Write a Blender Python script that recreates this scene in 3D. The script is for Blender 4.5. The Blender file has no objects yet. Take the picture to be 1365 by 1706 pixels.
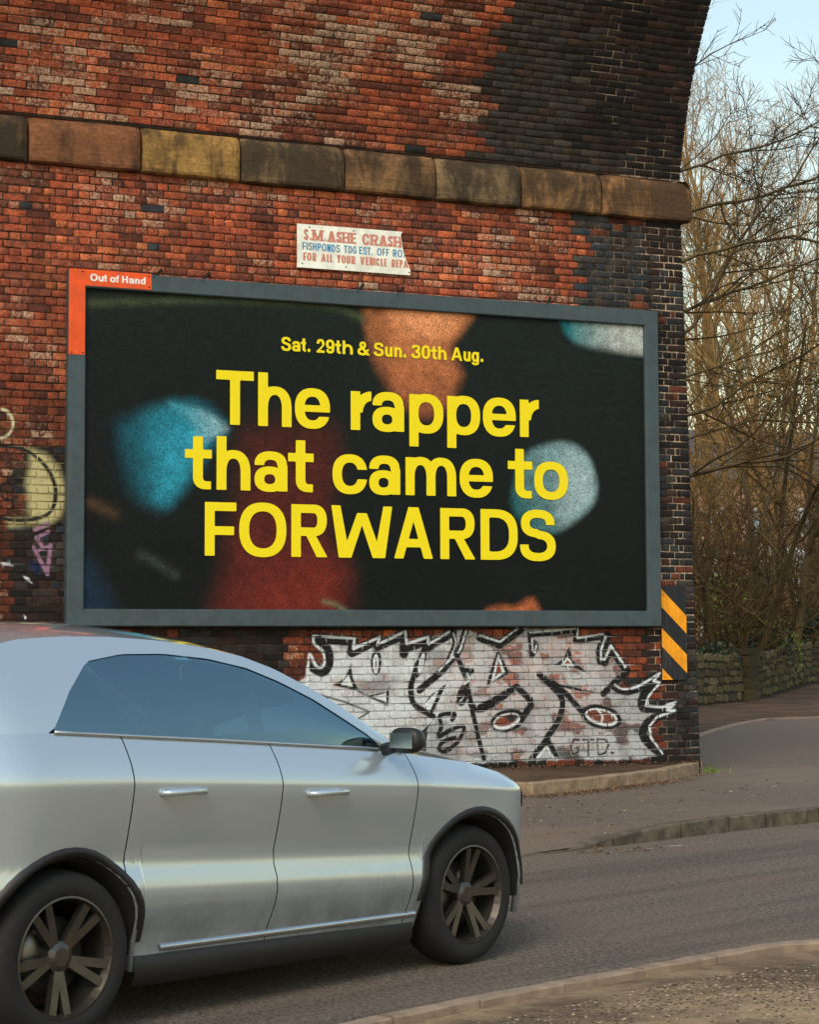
import bpy, bmesh, math, random
import numpy as np
from mathutils import Vector, Matrix

# ------------------------------------------------------------------ camera, sky, sun, exposure
scene = bpy.context.scene
col = scene.collection
EYE = 1.50                                   # eye height above the road
PITCH, ROLL, FPX = 0.06705, -0.00393, 3300.0 # tilt up, tiny roll, focal length in photo pixels
cam_data = bpy.data.cameras.new('camera')
cam_data.sensor_fit = 'VERTICAL'
cam_data.sensor_height = 36.0
cam_data.lens = FPX / 1706.0 * 36.0
cam_data.clip_start, cam_data.clip_end = 0.1, 6000.0
cam = bpy.data.objects.new('camera', cam_data)
col.objects.link(cam)
cam.matrix_world = (Matrix.Translation((0, 0, EYE)) @ Matrix.Rotation(math.pi/2 + PITCH, 4, 'X')
                    @ Matrix.Rotation(ROLL, 4, 'Z'))
scene.camera = cam

YAW = 0.4036                                 # bearing of the abutment wall
SUN_EL = math.radians(44.0)
SUN_AZ = math.radians(255.0)        # direction towards the sun, from +X, counter-clockwise
sun_dir = Vector((math.cos(SUN_AZ)*math.cos(SUN_EL), math.sin(SUN_AZ)*math.cos(SUN_EL), math.sin(SUN_EL)))
world = bpy.data.worlds.new('World')
scene.world = world
world.use_nodes = True
wn, wl = world.node_tree.nodes, world.node_tree.links
wn.clear()
sky = wn.new('ShaderNodeTexSky')
sky.sky_type = 'NISHITA'
sky.sun_disc = False
sky.sun_elevation = SUN_EL
sky.sun_rotation = math.pi/2 - SUN_AZ
sky.air_density, sky.dust_density, sky.ozone_density = 2.0, 1.4, 0.6
bg = wn.new('ShaderNodeBackground')
bg.inputs['Strength'].default_value = 0.135
wo = wn.new('ShaderNodeOutputWorld')
wl.new(sky.outputs[0], bg.inputs[0]); wl.new(bg.outputs[0], wo.inputs[0])
sun_data = bpy.data.lights.new('sun', 'SUN')
sun_data.energy = 1.15
sun_data.angle = math.radians(24.0)
sun_data.color = (1.0, 0.87, 0.70)
sun = bpy.data.objects.new('sun', sun_data)
col.objects.link(sun)
sun.rotation_euler = sun_dir.to_track_quat('Z', 'Y').to_euler()
sun.location = sun_dir * 60
scene.view_settings.view_transform = 'Standard'
scene.view_settings.look = 'None'
scene.view_settings.gamma = 1.0
scene.view_settings.use_curve_mapping = False
scene.view_settings.exposure = 0.47
scene.render.engine = 'CYCLES'
scene.cycles.max_bounces = 8
scene.cycles.transparent_max_bounces = 16

# ------------------------------------------------------------------ helpers
random.seed(7)
rng = np.random.default_rng(11)
TV = np.array([math.cos(YAW), math.sin(YAW), 0.0])      # along the wall, to the right
NV = np.array([math.sin(YAW), -math.cos(YAW), 0.0])     # out of the wall, to the road
W0 = np.array([-3.2239, 18.603, 0.0]) - 0.12*NV         # wall origin: brick face, foot of billboard's left edge

def ray(px, py):
    x, y = px-682.5, py-853.0
    cr, sr = math.cos(ROLL), math.sin(ROLL)
    a, b = cr*x+sr*y, -sr*x+cr*y
    c, s = math.cos(PITCH), math.sin(PITCH)
    return np.array([a/FPX, c+s*b/FPX, s-c*b/FPX])
def wpx(px, py, n=0.0):
    """measured point of the photo -> (metres along the wall, height) on the plane n metres proud of the bricks"""
    d = ray(px, py)
    P = d*(((W0+NV*n)@NV)/(d@NV))
    q = P-W0
    return q@TV, P[2]+EYE
def gpx(px, py, z=0.0):
    d = ray(px, py)
    P = d*((z-EYE)/d[2])
    return np.array([P[0], P[1], z])
def dpx(px, py, y):
    """photo point at depth y"""
    d = ray(px, py); P = d*(y/d[1])
    return np.array([P[0], P[1], P[2]+EYE])
def project(P):
    P = np.asarray(P, float) - np.array([0, 0, EYE])
    c, s = math.cos(PITCH), math.sin(PITCH)
    d = c*P[..., 1]+s*P[..., 2]; u = -s*P[..., 1]+c*P[..., 2]
    return 682.5+FPX*P[..., 0]/d, 853-FPX*u/d
def wall_to_world(t, n, z):
    return W0 + TV*t + NV*n + np.array([0, 0, z])

def lin(r, g, b):
    f = lambda c: (c/255/12.92 if c/255 <= .04045 else ((c/255+.055)/1.055)**2.4)
    return (f(r), f(g), f(b))

def hash2(ix, iy, seed):
    h = (ix.astype(np.int64)*374761393 + iy.astype(np.int64)*668265263 + seed*982451653) & 0xffffffff
    h = ((h ^ (h >> 13))*1274126177) & 0xffffffff
    h = h ^ (h >> 16)
    return (h & 0xffffff)/float(0xffffff)
def vnoise(x, y, seed=0):
    x, y = np.asarray(x, float), np.asarray(y, float)
    ix, iy = np.floor(x), np.floor(y)
    fx, fy = x-ix, y-iy
    fx, fy = fx*fx*(3-2*fx), fy*fy*(3-2*fy)
    a, b = hash2(ix, iy, seed), hash2(ix+1, iy, seed)
    c, d = hash2(ix, iy+1, seed), hash2(ix+1, iy+1, seed)
    return (a*(1-fx)+b*fx)*(1-fy)+(c*(1-fx)+d*fx)*fy
def fbm(x, y, seed=0, octv=4):
    s, a, t = 0, .5, 0
    for k in range(octv):
        s = s + a*vnoise(np.asarray(x)*2**k, np.asarray(y)*2**k, seed+k*17); t += a; a *= .5
    return s/t
def sstep(a, b, x):
    t = np.clip((np.asarray(x, float)-a)/(b-a), 0, 1)
    return t*t*(3-2*t)

def mesh(name, verts, faces, mat=None, parent=None, smooth=False, attrs=None, link=True, mats=None):
    me = bpy.data.meshes.new(name)
    if isinstance(faces, np.ndarray):
        n, k = faces.shape
        me.vertices.add(len(verts)); me.vertices.foreach_set('co', np.asarray(verts, np.float32).ravel())
        me.loops.add(n*k); me.loops.foreach_set('vertex_index', faces.astype(np.int32).ravel())
        me.polygons.add(n); me.polygons.foreach_set('loop_start', np.arange(0, n*k, k, dtype=np.int32))
        me.update(calc_edges=True)
    else:
        me.from_pydata([tuple(map(float, v)) for v in verts], [], faces)
    if attrs:
        for an, arr in attrs.items():
            at = me.attributes.new(an, 'FLOAT_COLOR', 'POINT')
            at.data.foreach_set('color', np.asarray(arr, np.float32).ravel())
    if smooth:
        me.polygons.foreach_set('use_smooth', np.ones(len(me.polygons), bool))
    if mat: me.materials.append(mat)
    me.validate()
    if not link: return me
    return obj(name, me, parent)
def obj(name, data, parent=None):
    o = bpy.data.objects.new(name, data)
    col.objects.link(o)
    if parent is not None: o.parent = parent
    return o
def tag(o, label=None, cat=None, group=None, kind=None):
    if label: o['label'] = label
    if cat: o['category'] = cat
    if group: o['group'] = group
    if kind: o['kind'] = kind
    return o
def empty(name, loc=(0, 0, 0), rz=0.0):
    o = bpy.data.objects.new(name, None)
    o.empty_display_size = 0.3
    col.objects.link(o); o.location = Vector(loc); o.rotation_euler = (0, 0, rz)
    return o
def wall_root(name, t, z, n=0.0):
    return empty(name, wall_to_world(t, n, z), YAW)      # local x along the wall, -y out of it

class MB:
    """collects boxes, tubes and lofts into one mesh"""
    def __init__(s): s.v, s.f = [], []
    def add(s, v, f):
        o = len(s.v); s.v += [tuple(p) for p in v]; s.f += [tuple(i+o for i in q) for q in f]
    def box(s, x0, x1, y0, y1, z0, z1, bev=0.0):
        if bev <= 0:
            v = [(x, y, z) for x in (x0, x1) for y in (y0, y1) for z in (z0, z1)]
            s.add(v, [(0, 1, 3, 2), (4, 6, 7, 5), (0, 4, 5, 1), (2, 3, 7, 6), (0, 2, 6, 4), (1, 5, 7, 3)])
        else:
            bm = bmesh.new(); bmesh.ops.create_cube(bm, size=1)
            for w in bm.verts:
                w.co = Vector(((x0+x1)/2+w.co.x*(x1-x0), (y0+y1)/2+w.co.y*(y1-y0), (z0+z1)/2+w.co.z*(z1-z0)))
            bmesh.ops.bevel(bm, geom=bm.edges[:], offset=bev, segments=2, affect='EDGES')
            s.frombm(bm)
    def frombm(s, bm):
        bm.verts.index_update()
        s.add([w.co[:] for w in bm.verts], [[w.index for w in f.verts] for f in bm.faces]); bm.free()
    def tube(s, pts, rad, n=6, cap=True):
        pts = [Vector(p) for p in pts]
        rad = rad if hasattr(rad, '__len__') else [rad]*len(pts)
        o = len(s.v); up = None
        for i, p in enumerate(pts):
            d = (pts[min(i+1, len(pts)-1)]-pts[max(i-1, 0)])
            d = d.normalized() if d.length > 1e-9 else Vector((0, 0, 1))
            if up is None:
                up = d.orthogonal().normalized()
            up = (up-d*up.dot(d)); up = up.normalized() if up.length > 1e-6 else d.orthogonal().normalized()
            w = d.cross(up)
            for k in range(n):
                a = 2*math.pi*k/n
                s.v.append(tuple(p+(up*math.cos(a)+w*math.sin(a))*rad[i]))
        for i in range(len(pts)-1):
            for k in range(n):
                a, b = o+i*n+k, o+i*n+(k+1) % n
                s.f.append((a, b, b+n, a+n))
        if cap:
            s.f.append(tuple(range(o+n-1, o-1, -1))); e = o+(len(pts)-1)*n
            s.f.append(tuple(range(e, e+n)))
    def lathe(s, prof, n=32, axis='y', c=(0, 0, 0), closed=False):
        o = len(s.v); m = len(prof)
        for k in range(n):
            a = 2*math.pi*k/n
            for (r, h) in prof:
                if axis == 'y': s.v.append((c[0]+r*math.cos(a), c[1]+h, c[2]+r*math.sin(a)))
                else: s.v.append((c[0]+r*math.cos(a), c[1]+r*math.sin(a), c[2]+h))
        for k in range(n):
            for i in range(m-1 if not closed else m):
                j = (i+1) % m
                s.f.append((o+k*m+i, o+k*m+j, o+((k+1) % n)*m+j, o+((k+1) % n)*m+i))
    def grid(s, P):
        """P: rows x cols x 3"""
        P = np.asarray(P); r, c, _ = P.shape; o = len(s.v)
        s.v += [tuple(p) for p in P.reshape(-1, 3)]
        for i in range(r-1):
            for j in range(c-1):
                a = o+i*c+j
                s.f.append((a, a+1, a+c+1, a+c))
    def build(s, name, mat=None, parent=None, smooth=False, attrs=None):
        o = mesh(name, s.v, s.f, mat, parent, smooth, attrs)
        return o

# ------------------------------------------------------------------ material helpers
class NT:
    def __init__(s, name):
        s.m = bpy.data.materials.new(name); s.m.use_nodes = True
        s.t = s.m.node_tree; s.n = s.t.nodes; s.l = s.t.links
        s.b = s.n['Principled BSDF']; s.out = s.n['Material Output']
        s.tc = None
    def node(s, typ, **kw):
        n = s.n.new(typ)
        for k, v in kw.items():
            if k in n.inputs.keys(): s.set(n.inputs[k], v)
            else: setattr(n, k, v)
        return n
    def set(s, inp, v):
        if isinstance(v, bpy.types.NodeSocket): s.l.new(v, inp)
        elif hasattr(v, '__len__') and len(v) == 3 and inp.type == 'RGBA': inp.default_value = (*v, 1)
        else: inp.default_value = v
    def coord(s, kind='Object'):
        if s.tc is None: s.tc = s.n.new('ShaderNodeTexCoord')
        return s.tc.outputs[kind]
    def noise(s, scale, detail=4, rough=.55, vec=None, dist=0.0, kind='Object'):
        n = s.n.new('ShaderNodeTexNoise')
        s.l.new(vec if vec is not None else s.coord(kind), n.inputs['Vector'])
        n.inputs['Scale'].default_value = scale; n.inputs['Detail'].default_value = detail
        n.inputs['Roughness'].default_value = rough; n.inputs['Distortion'].default_value = dist
        return n.outputs['Fac']
    def ramp(s, fac, stops):
        r = s.n.new('ShaderNodeValToRGB'); s.l.new(fac, r.inputs[0])
        e = r.color_ramp.elements
        while len(e) < len(stops): e.new(.5)
        for i, (p, c) in enumerate(stops):
            e[i].position = p; e[i].color = (*c, 1) if hasattr(c, '__len__') else (c, c, c, 1)
        return r.outputs[0]
    def mix(s, fac, a, b, mode='MIX'):
        n = s.n.new('ShaderNodeMix'); n.data_type = 'RGBA'; n.blend_type = mode
        s.set(n.inputs[0], fac)
        for i, v in ((6, a), (7, b)):
            if isinstance(v, bpy.types.NodeSocket): s.l.new(v, n.inputs[i])
            else: n.inputs[i].default_value = (*v, 1) if hasattr(v, '__len__') else (v, v, v, 1)
        return n.outputs[2]
    def math(s, op, a, b=0.0, c=None, clamp=False):
        n = s.n.new('ShaderNodeMath'); n.operation = op; n.use_clamp = clamp
        s.set(n.inputs[0], a); s.set(n.inputs[1], b)
        if c is not None: s.set(n.inputs[2], c)
        return n.outputs[0]
    def maprange(s, v, a, b, c=0.0, d=1.0):
        n = s.n.new('ShaderNodeMapRange'); n.interpolation_type = 'SMOOTHSTEP'
        s.set(n.inputs[0], v)
        for i, x in ((1, a), (2, b), (3, c), (4, d)): s.set(n.inputs[i], x)
        return n.outputs[0]
    def bump(s, h, strength=.3, dist=.01):
        n = s.n.new('ShaderNodeBump'); n.inputs['Strength'].default_value = strength
        n.inputs['Distance'].default_value = dist
        s.l.new(h, n.inputs['Height']); s.l.new(n.outputs[0], s.b.inputs['Normal'])
    def attr(s, name):
        n = s.n.new('ShaderNodeAttribute'); n.attribute_name = name
        return n.outputs['Color'], n.outputs['Alpha']
    def base(s, c, rough=.8, metal=0.0, spec=None):
        s.set(s.b.inputs['Base Color'], c)
        s.set(s.b.inputs['Roughness'], rough); s.set(s.b.inputs['Metallic'], metal)
        if spec is not None: s.b.inputs['Specular IOR Level'].default_value = spec
        return s.m

def mat_simple(name, c, rough=.7, metal=0.0, var=.25, scale=12.0, bump=0.0, bscale=60.0, spec=None):
    t = NT(name)
    n = t.noise(scale, 5, .6)
    k = t.maprange(n, .3, .7, 1-var, 1+var)
    cc = t.mix(1.0, c, t.mix(k, 0.0, 1.0), 'MULTIPLY') if False else None
    mul = t.n.new('ShaderNodeVectorMath'); mul.operation = 'SCALE'
    mul.inputs[0].default_value = c; t.l.new(k, mul.inputs['Scale'])
    t.base(mul.outputs[0], rough, metal, spec)
    if bump: t.bump(t.noise(bscale, 4, .6), bump, .01)
    return t.m
# ------------------------------------------------------------------ materials of the masonry
def make_brick_mat(name, gloss=.85):
    t = NT(name)
    c, lime = t.attr('col')
    p, pa = t.attr('paint')
    fine = t.noise(55, 5, .65)
    coarse = t.noise(9, 4, .6)
    k = t.math('MULTIPLY', t.maprange(fine, .36, .64, .55, 1.45), t.maprange(coarse, .35, .65, .74, 1.24))
    sc = t.n.new('ShaderNodeVectorMath'); sc.operation = 'SCALE'
    t.l.new(c, sc.inputs[0]); t.l.new(k, sc.inputs['Scale'])
    # lime bloom and flaking: patchy within a brick
    blot = t.noise(26, 5, .68, dist=.6)
    lf = t.maprange(t.math('ADD', blot, t.math('MULTIPLY', lime, .40)), .56, .78)
    limec = t.mix(t.maprange(fine, .38, .62), lin(140, 98, 72), lin(212, 186, 158))
    a = t.mix(t.math('MULTIPLY', lf, t.math('MINIMUM', t.math('MULTIPLY', lime, 2.2), .80)), sc.outputs[0], limec)
    # soot specks
    dk = t.maprange(t.noise(38, 4, .7), .56, .68)
    a = t.mix(t.math('MULTIPLY', dk, .55), a, lin(36, 26, 22))
    # sprayed paint, worn off in flakes
    wear = t.maprange(t.noise(30, 6, .74), .33, .45)
    wear2 = t.maprange(t.noise(3.2, 4, .6), .36, .50)
    hold = t.math('ADD', t.math('MULTIPLY', wear, .72), t.math('MULTIPLY', wear2, .34), clamp=True)
    hold = t.math('MAXIMUM', hold, t.maprange(pa, .8, 1.0))
    pc = t.mix(t.maprange(fine, .45, .70, 0, .25), p, lin(90, 84, 80))
    a = t.mix(t.math('MULTIPLY', t.math('MINIMUM', t.math('MULTIPLY', pa, 1.35), 1.0), hold), a, pc)
    t.base(a, gloss, 0, .35)
    t.bump(t.math('ADD', t.noise(70, 5, .7), t.math('MULTIPLY', blot, .6)), .55, .006)
    return t.m
M_brick = make_brick_mat('brick_face')
M_mortar = make_brick_mat('mortar_bed', .95)

def far_brick_mat():
    t = NT('plain_brickwork')
    b = t.n.new('ShaderNodeTexBrick')
    mp = t.n.new('ShaderNodeMapping'); mp.inputs['Rotation'].default_value = (math.pi/2, 0, 0)
    t.l.new(t.coord(), mp.inputs[0]); t.l.new(mp.outputs[0], b.inputs['Vector'])
    b.inputs['Color1'].default_value = (*lin(128, 58, 38), 1); b.inputs['Color2'].default_value = (*lin(92, 44, 32), 1)
    b.inputs['Mortar'].default_value = (*lin(48, 36, 30), 1)
    b.inputs['Scale'].default_value = 1.0; b.inputs['Brick Width'].default_value = .225
    b.inputs['Row Height'].default_value = .075; b.inputs['Mortar Size'].default_value = .006
    k = t.maprange(t.noise(1.3, 5), .3, .7, .6, 1.2)
    t.base(t.mix(k, lin(40, 30, 26), b.outputs[0]), .9)
    return t.m
M_farbrick = far_brick_mat()

def stone_mat():
    t = NT('sandstone')
    c, al = t.attr('col')
    sm = t.n.new('ShaderNodeMapping'); sm.inputs['Scale'].default_value = (3.2, 3.2, 1.1); t.l.new(t.coord(), sm.inputs[0])
    n1 = t.noise(1.0, 7, .70, vec=sm.outputs[0], dist=.35); n2 = t.noise(24, 5, .65)
    st = t.n.new('ShaderNodeMapping'); st.inputs['Scale'].default_value = (5, 5, 40); st.inputs['Rotation'].default_value = (.25, .35, 0)
    t.l.new(t.coord(), st.inputs[0])
    bed = t.noise(1.0, 4, .6, vec=st.outputs[0], dist=.5)
    k = t.math('MULTIPLY', t.maprange(n2, .25, .75, .7, 1.28), t.maprange(bed, .3, .7, .82, 1.18))
    sc = t.n.new('ShaderNodeVectorMath'); sc.operation = 'SCALE'
    t.l.new(c, sc.inputs[0]); t.l.new(k, sc.inputs['Scale'])
    soot = t.maprange(t.math('ADD', n1, t.math('MULTIPLY', al, .32)), .47, .72)
    a = t.mix(t.math('MULTIPLY', soot, .85), sc.outputs[0], lin(44, 38, 32))
    t.base(a, .9, 0, .25)
    t.bump(t.math('ADD', t.math('MULTIPLY', n2, .5), bed), .6, .012)
    return t.m
M_stone = stone_mat()

# ------------------------------------------------------------------ painted marks on the lower wall (measured in metres on the wall)
def seg_d(T, Z, a, b):
    ax, az = a; bx, bz = b
    dx, dz = bx-ax, bz-az; L = dx*dx+dz*dz+1e-12
    k = np.clip(((T-ax)*dx+(Z-az)*dz)/L, 0, 1)
    return np.hypot(T-ax-k*dx, Z-az-k*dz)
def poly_sd(T, Z, poly):
    d = np.full(T.shape, 1e9); inside = np.zeros(T.shape, bool)
    for i in range(len(poly)):
        a, b = poly[i-1], poly[i]
        d = np.minimum(d, seg_d(T, Z, a, b))
        cond = (a[1] > Z) != (b[1] > Z)
        xi = (b[0]-a[0])*(Z-a[1])/((b[1]-a[1]) if abs(b[1]-a[1]) > 1e-9 else 1e-9)+a[0]
        inside ^= cond & (T < xi)
    return np.where(inside, -d, d)
def smooth_line(p, n=5):
    p = [np.array(q, float) for q in p]
    if len(p) < 3: return p
    out = []
    for i in range(len(p)-1):
        p0, p1, p2, p3 = p[max(i-1, 0)], p[i], p[i+1], p[min(i+2, len(p)-1)]
        for k in range(n):
            u = k/n
            out.append(.5*((2*p1)+(p2-p0)*u+(2*p0-5*p1+4*p2-p3)*u*u+(3*p1-p0-3*p2+p3)*u**3))
    return out+[p[-1]]
GA = lambda p: [wpx(500+x/4.015, 1040+y/4.015) for x, y in p]
GB = lambda p: [wpx(800+x/3.592, 1040+y/3.592) for x, y in p]
GF = lambda p: [wpx(x/4.377, 660+y/4.377) for x, y in p]
GP = lambda p: [wpx(x, y) for x, y in p]
def ell(cx, cy, rx, ry, rot=0, n=28):
    r = math.radians(rot)
    return [(cx+rx*math.cos(a)*math.cos(r)-ry*math.sin(a)*math.sin(r), cy+rx*math.cos(a)*math.sin(r)+ry*math.sin(a)*math.cos(r))
            for a in [2*math.pi*k/n for k in range(n+1)]]
WHITE, BLACK = lin(222, 228, 230), lin(17, 17, 19)
MA, MBs = .00152, .0017          # metres per zoomed pixel for stroke widths
strokes = []                     # (points, half width, colour, curved)
def S(conv, pts, w, c, curve=False):
    m = MA if conv is GA else (MBs if conv is GB else .00128)
    P = conv(pts)
    if curve: P = smooth_line(P)
    strokes.append(('s', P, w*m/2*(2.25 if c is BLACK else 1.35), c))
def Fl(conv, pts, c): strokes.append(('f', conv(pts), 0, c))
top = [(95, 92), (360, 112), (345, 188), (525, 102), (520, 146), (700, 66), (695, 195), (700, 165), (855, 100), (850, 155), (1020, 52)]
S(GA, top, 30, BLACK); S(GA, [(90, 78), (365, 95), (355, 165), (535, 85), (515, 138), (705, 48), (715, 132), (860, 83), (855, 138), (1025, 35)], 13, WHITE)
S(GA, [(125, 115), (180, 180), (188, 260), (150, 312), (90, 285)], 34, BLACK, True)
S(GA, [(88, 80), (95, 130), (150, 180), (165, 250), (145, 290), (105, 275), (62, 195), (52, 330), (30, 440), (-40, 520)], 13, WHITE, True)
Fl(GA, ell(510, 255, 36, 88), BLACK); Fl(GA, [(500, 190), (530, 130), (525, 200)], BLACK); S(GA, ell(508, 265, 11, 58), 10, WHITE)
Fl(GA, [(340, 262), (352, 350), (390, 440), (460, 478), (580, 450), (600, 405), (592, 550), (500, 508), (380, 446), (215, 408), (300, 362)], BLACK)
Fl(GA, [(275, 404), (325, 338), (352, 418)], WHITE); Fl(GA, [(485, 486), (578, 458), (580, 524)], WHITE)
S(GA, [(840, 150), (760, 350), (742, 450), (770, 540), (890, 618)], 19, BLACK, True)
Fl(GA, [(850, 150), (845, 240), (800, 345), (745, 390), (775, 250)], BLACK); S(GA, ell(812, 262, 9, 60, 12), 11, WHITE)
S(GA, [(800, 440), (930, 330), (1010, 240), (1062, 180), (1108, 40)], 22, BLACK, True); S(GA, [(1020, 40), (1038, 130), (1000, 230)], 18, BLACK, True)
S(GA, [(1112, 44), (1066, 180), (1000, 240), (930, 310)], 9, WHITE, True); S(GA, [(1026, 60), (1044, 130), (1010, 220)], 8, WHITE, True)
Fl(GA, [(980, 398), (925, 520), (880, 612), (812, 556), (880, 470)], BLACK); Fl(GA, [(932, 436), (868, 590), (818, 548)], WHITE)
S(GA, [(1050, 212), (1108, 345), (1150, 312), (1098, 310)], 18, BLACK); Fl(GA, ell(1082, 455, 26, 62, 25), BLACK)
S(GA, [(1120, 390), (1118, 470), (1085, 530), (1055, 520)], 14, BLACK, True); S(GA, [(1120, 330), (1135, 375), (1100, 400)], 9, WHITE)
S(GA, [(1125, 430), (1160, 600), (1190, 740), (1232, 900)], 16, BLACK, True)
S(GA, [(1140, 530), (1190, 572), (1280, 540), (1372, 478)], 20, BLACK, True)
S(GA, [(1020, 640), (1036, 600), (940, 610), (945, 680), (928, 752), (1000, 712), (1080, 682), (1098, 705), (1060, 780), (980, 848), (932, 838), (955, 788), (1040, 760)], 14, BLACK, True)
Fl(GA, [(895, 630), (860, 690), (760, 845), (690, 850), (800, 740)], BLACK); S(GA, [(832, 730), (818, 850)], 22, BLACK); S(GA, [(768, 850), (802, 790), (806, 850)], 9, WHITE)
S(GA, [(120, 470), (300, 520), (465, 585), (380, 640)], 10, lin(70, 76, 80))
# left end of the piece, behind the passing car
S(GA, [(-320, 340), (-200, 400), (-150, 470), (-130, 560), (-150, 640)], 18, WHITE, True); S(GA, [(-340, 330), (-225, 420), (-185, 500), (-170, 600)], 26, BLACK, True)
S(GA, [(-310, 330), (-180, 370), (-20, 440)], 20, BLACK, True); S(GA, ell(130, 690, 80, 42), 14, BLACK); S(GA, ell(130, 690, 58, 26), 8, WHITE)
# right half
S(GB, [(0, 78), (120, 122), (240, 32)], 26, BLACK); S(GB, [(0, 66), (120, 106), (225, 26)], 9, WHITE)
Fl(GB, [(108, 140), (178, 298), (140, 318), (38, 370), (70, 250)], BLACK); Fl(GB, [(110, 176), (150, 290), (66, 350)], WHITE); Fl(GB, [(110, 212), (132, 283), (88, 318)], lin(124, 66, 46))
S(GB, [(0, 500), (110, 442), (220, 375), (300, 450), (306, 490), (265, 545)], 20, BLACK)
Fl(GB, ell(165, 578, 108, 68, -16), BLACK); Fl(GB, ell(160, 580, 84, 46, -18), WHITE); Fl(GB, ell(160, 574, 72, 32, -18), lin(128, 66, 44)); Fl(GB, [(150, 545), (215, 540), (235, 560), (180, 590)], lin(46, 46, 48))
Fl(GB, [(285, 20), (310, 80), (350, 110), (352, 150), (318, 206), (296, 200)], BLACK); S(GB, [(312, 84), (318, 160), (330, 170), (338, 130)], 7, WHITE)
S(GB, [(300, 62), (580, 36)], 18, BLACK); S(GB, [(580, 30), (570, 98), (752, 72)], 18, BLACK); S(GB, [(300, 50), (575, 26)], 8, WHITE); S(GB, [(590, 26), (582, 82), (755, 56)], 9, WHITE)
S(GB, [(762, 70), (716, 165), (722, 215), (748, 228), (786, 140), (876, 278)], 26, BLACK); S(GB, [(752, 74), (724, 165), (726, 208), (748, 212), (786, 128), (882, 270)], 10, WHITE)
S(GB, [(878, 280), (740, 415)], 20, BLACK); S(GB, [(872, 290), (808, 366), (860, 402), (950, 382), (1080, 290)], 22, BLACK, True); S(GB, [(810, 362), (860, 388), (950, 370), (1078, 292)], 10, WHITE, True)
Fl(GB, [(535, 130), (556, 210), (655, 298), (560, 262), (440, 246), (500, 205)], BLACK); Fl(GB, [(526, 190), (566, 252), (488, 244)], WHITE); Fl(GB, [(526, 210), (545, 240), (506, 238)], lin(140, 66, 48))
Fl(GB, [(430, 345), (620, 388), (735, 415), (600, 402), (500, 380)], BLACK); S(GB, [(440, 350), (530, 430), (605, 518)], 17, BLACK, True)
S(GB, [(355, 300), (470, 410), (495, 480), (470, 580), (405, 672)], 19, BLACK, True)
Fl(GB, ell(728, 555, 128, 72, 15), BLACK); Fl(GB, ell(728, 556, 100, 48, 15), WHITE); Fl(GB, ell(728, 553, 84, 35, 15), lin(118, 66, 50)); S(GB, [(700, 505), (735, 550), (730, 590)], 9, WHITE, True)
Fl(GB, [(400, 660), (425, 680), (340, 805), (288, 805)], BLACK); Fl(GB, [(405, 665), (440, 720), (480, 800), (430, 790), (395, 720)], BLACK); S(GB, [(345, 797), (402, 735), (436, 797)], 10, WHITE)
S(GB, [(1076, 340), (1000, 400), (968, 465), (1000, 506), (1168, 476)], 26, BLACK, True); S(GB, [(1080, 292), (1040, 340), (1080, 350), (1012, 430), (992, 488), (1090, 497), (1175, 465)], 10, WHITE)
S(GB, [(1160, 506), (1050, 558), (984, 622), (990, 685), (1098, 786)], 28, BLACK, True); S(GB, [(1115, 498), (1170, 480), (1120, 515), (1168, 516), (1062, 556), (1016, 610), (1026, 680), (1096, 776)], 10, WHITE)
GREYK = lin(52, 46, 44)
S(GB, [(592, 692), (562, 690), (545, 735), (558, 778), (590, 768), (590, 740), (570, 740)], 11, GREYK); S(GB, [(470, 745), (520, 745)], 9, GREYK)
S(GB, [(618, 692), (682, 690)], 11, GREYK); S(GB, [(650, 690), (650, 782)], 11, GREYK)
S(GB, [(702, 688), (710, 782), (750, 770), (772, 722), (750, 690), (702, 688)], 11, GREYK); S(GB, [(790, 768), (800, 770)], 13, GREYK)
# tags beside the billboard's left edge
CREAM, PINK = lin(190, 180, 128), lin(150, 112, 138)
S(GF, [(0, 362), (120, 372), (230, 420), (330, 510), (390, 620), (405, 720), (380, 820), (310, 880), (160, 905), (0, 890), (-120, 860)], 21, lin(26, 26, 24), True)
S(GF, ell(68, 690, 68, 68), 11, lin(40, 28, 30)); S(GF, [(88, 575), (90, 825)], 12, lin(40, 28, 30)); S(GF, [(92, 580), (5, 665), (130, 742)], 10, lin(40, 28, 30))
S(GF, ell(0, 200, 92, 105), 18, lin(196, 190, 150))
S(GF, [(345, 930), (250, 978)], 24, PINK); S(GF, [(352, 990), (265, 1030), (302, 1088)], 24, PINK); S(GF, [(240, 1100), (345, 1300), (366, 1085)], 22, PINK); S(GF, [(258, 1132), (345, 1096)], 18, PINK)
Fl(GF, [(-20, 1170), (90, 1190), (165, 1250), (240, 1372), (170, 1330), (60, 1235)], lin(22, 20, 20)); Fl(GF, [(0, 1212), (60, 1218), (95, 1238), (15, 1232)], WHITE); Fl(GF, [(165, 1310), (205, 1325), (242, 1374), (190, 1345)], WHITE)
Fl(GF, [(210, 1180), (300, 1240), (290, 1310), (210, 1270)], lin(16, 34, 66)); Fl(GF, [(165, 1590), (200, 1610), (180, 1640)], WHITE)
fill_poly = GP([(524, 1066), (590, 1068), (600, 1085), (640, 1062), (675, 1055), (680, 1075), (714, 1064), (752, 1050), (778, 1048), (832, 1072), (865, 1047),
                (965, 1048), (960, 1066), (1008, 1058), (1000, 1095), (1020, 1078), (1043, 1118), (1030, 1148), (1060, 1148), (1098, 1122), (1078, 1160), (1078, 1178),
                (1122, 1172), (1092, 1196), (1078, 1218), (1104, 1256), (1060, 1266), (900, 1266), (780, 1272), (560, 1276), (430, 1278), (395, 1180), (420, 1120), (455, 1128), (490, 1142), (508, 1128), (513, 1102), (522, 1114), (540, 1112), (542, 1094), (530, 1080)])
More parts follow.
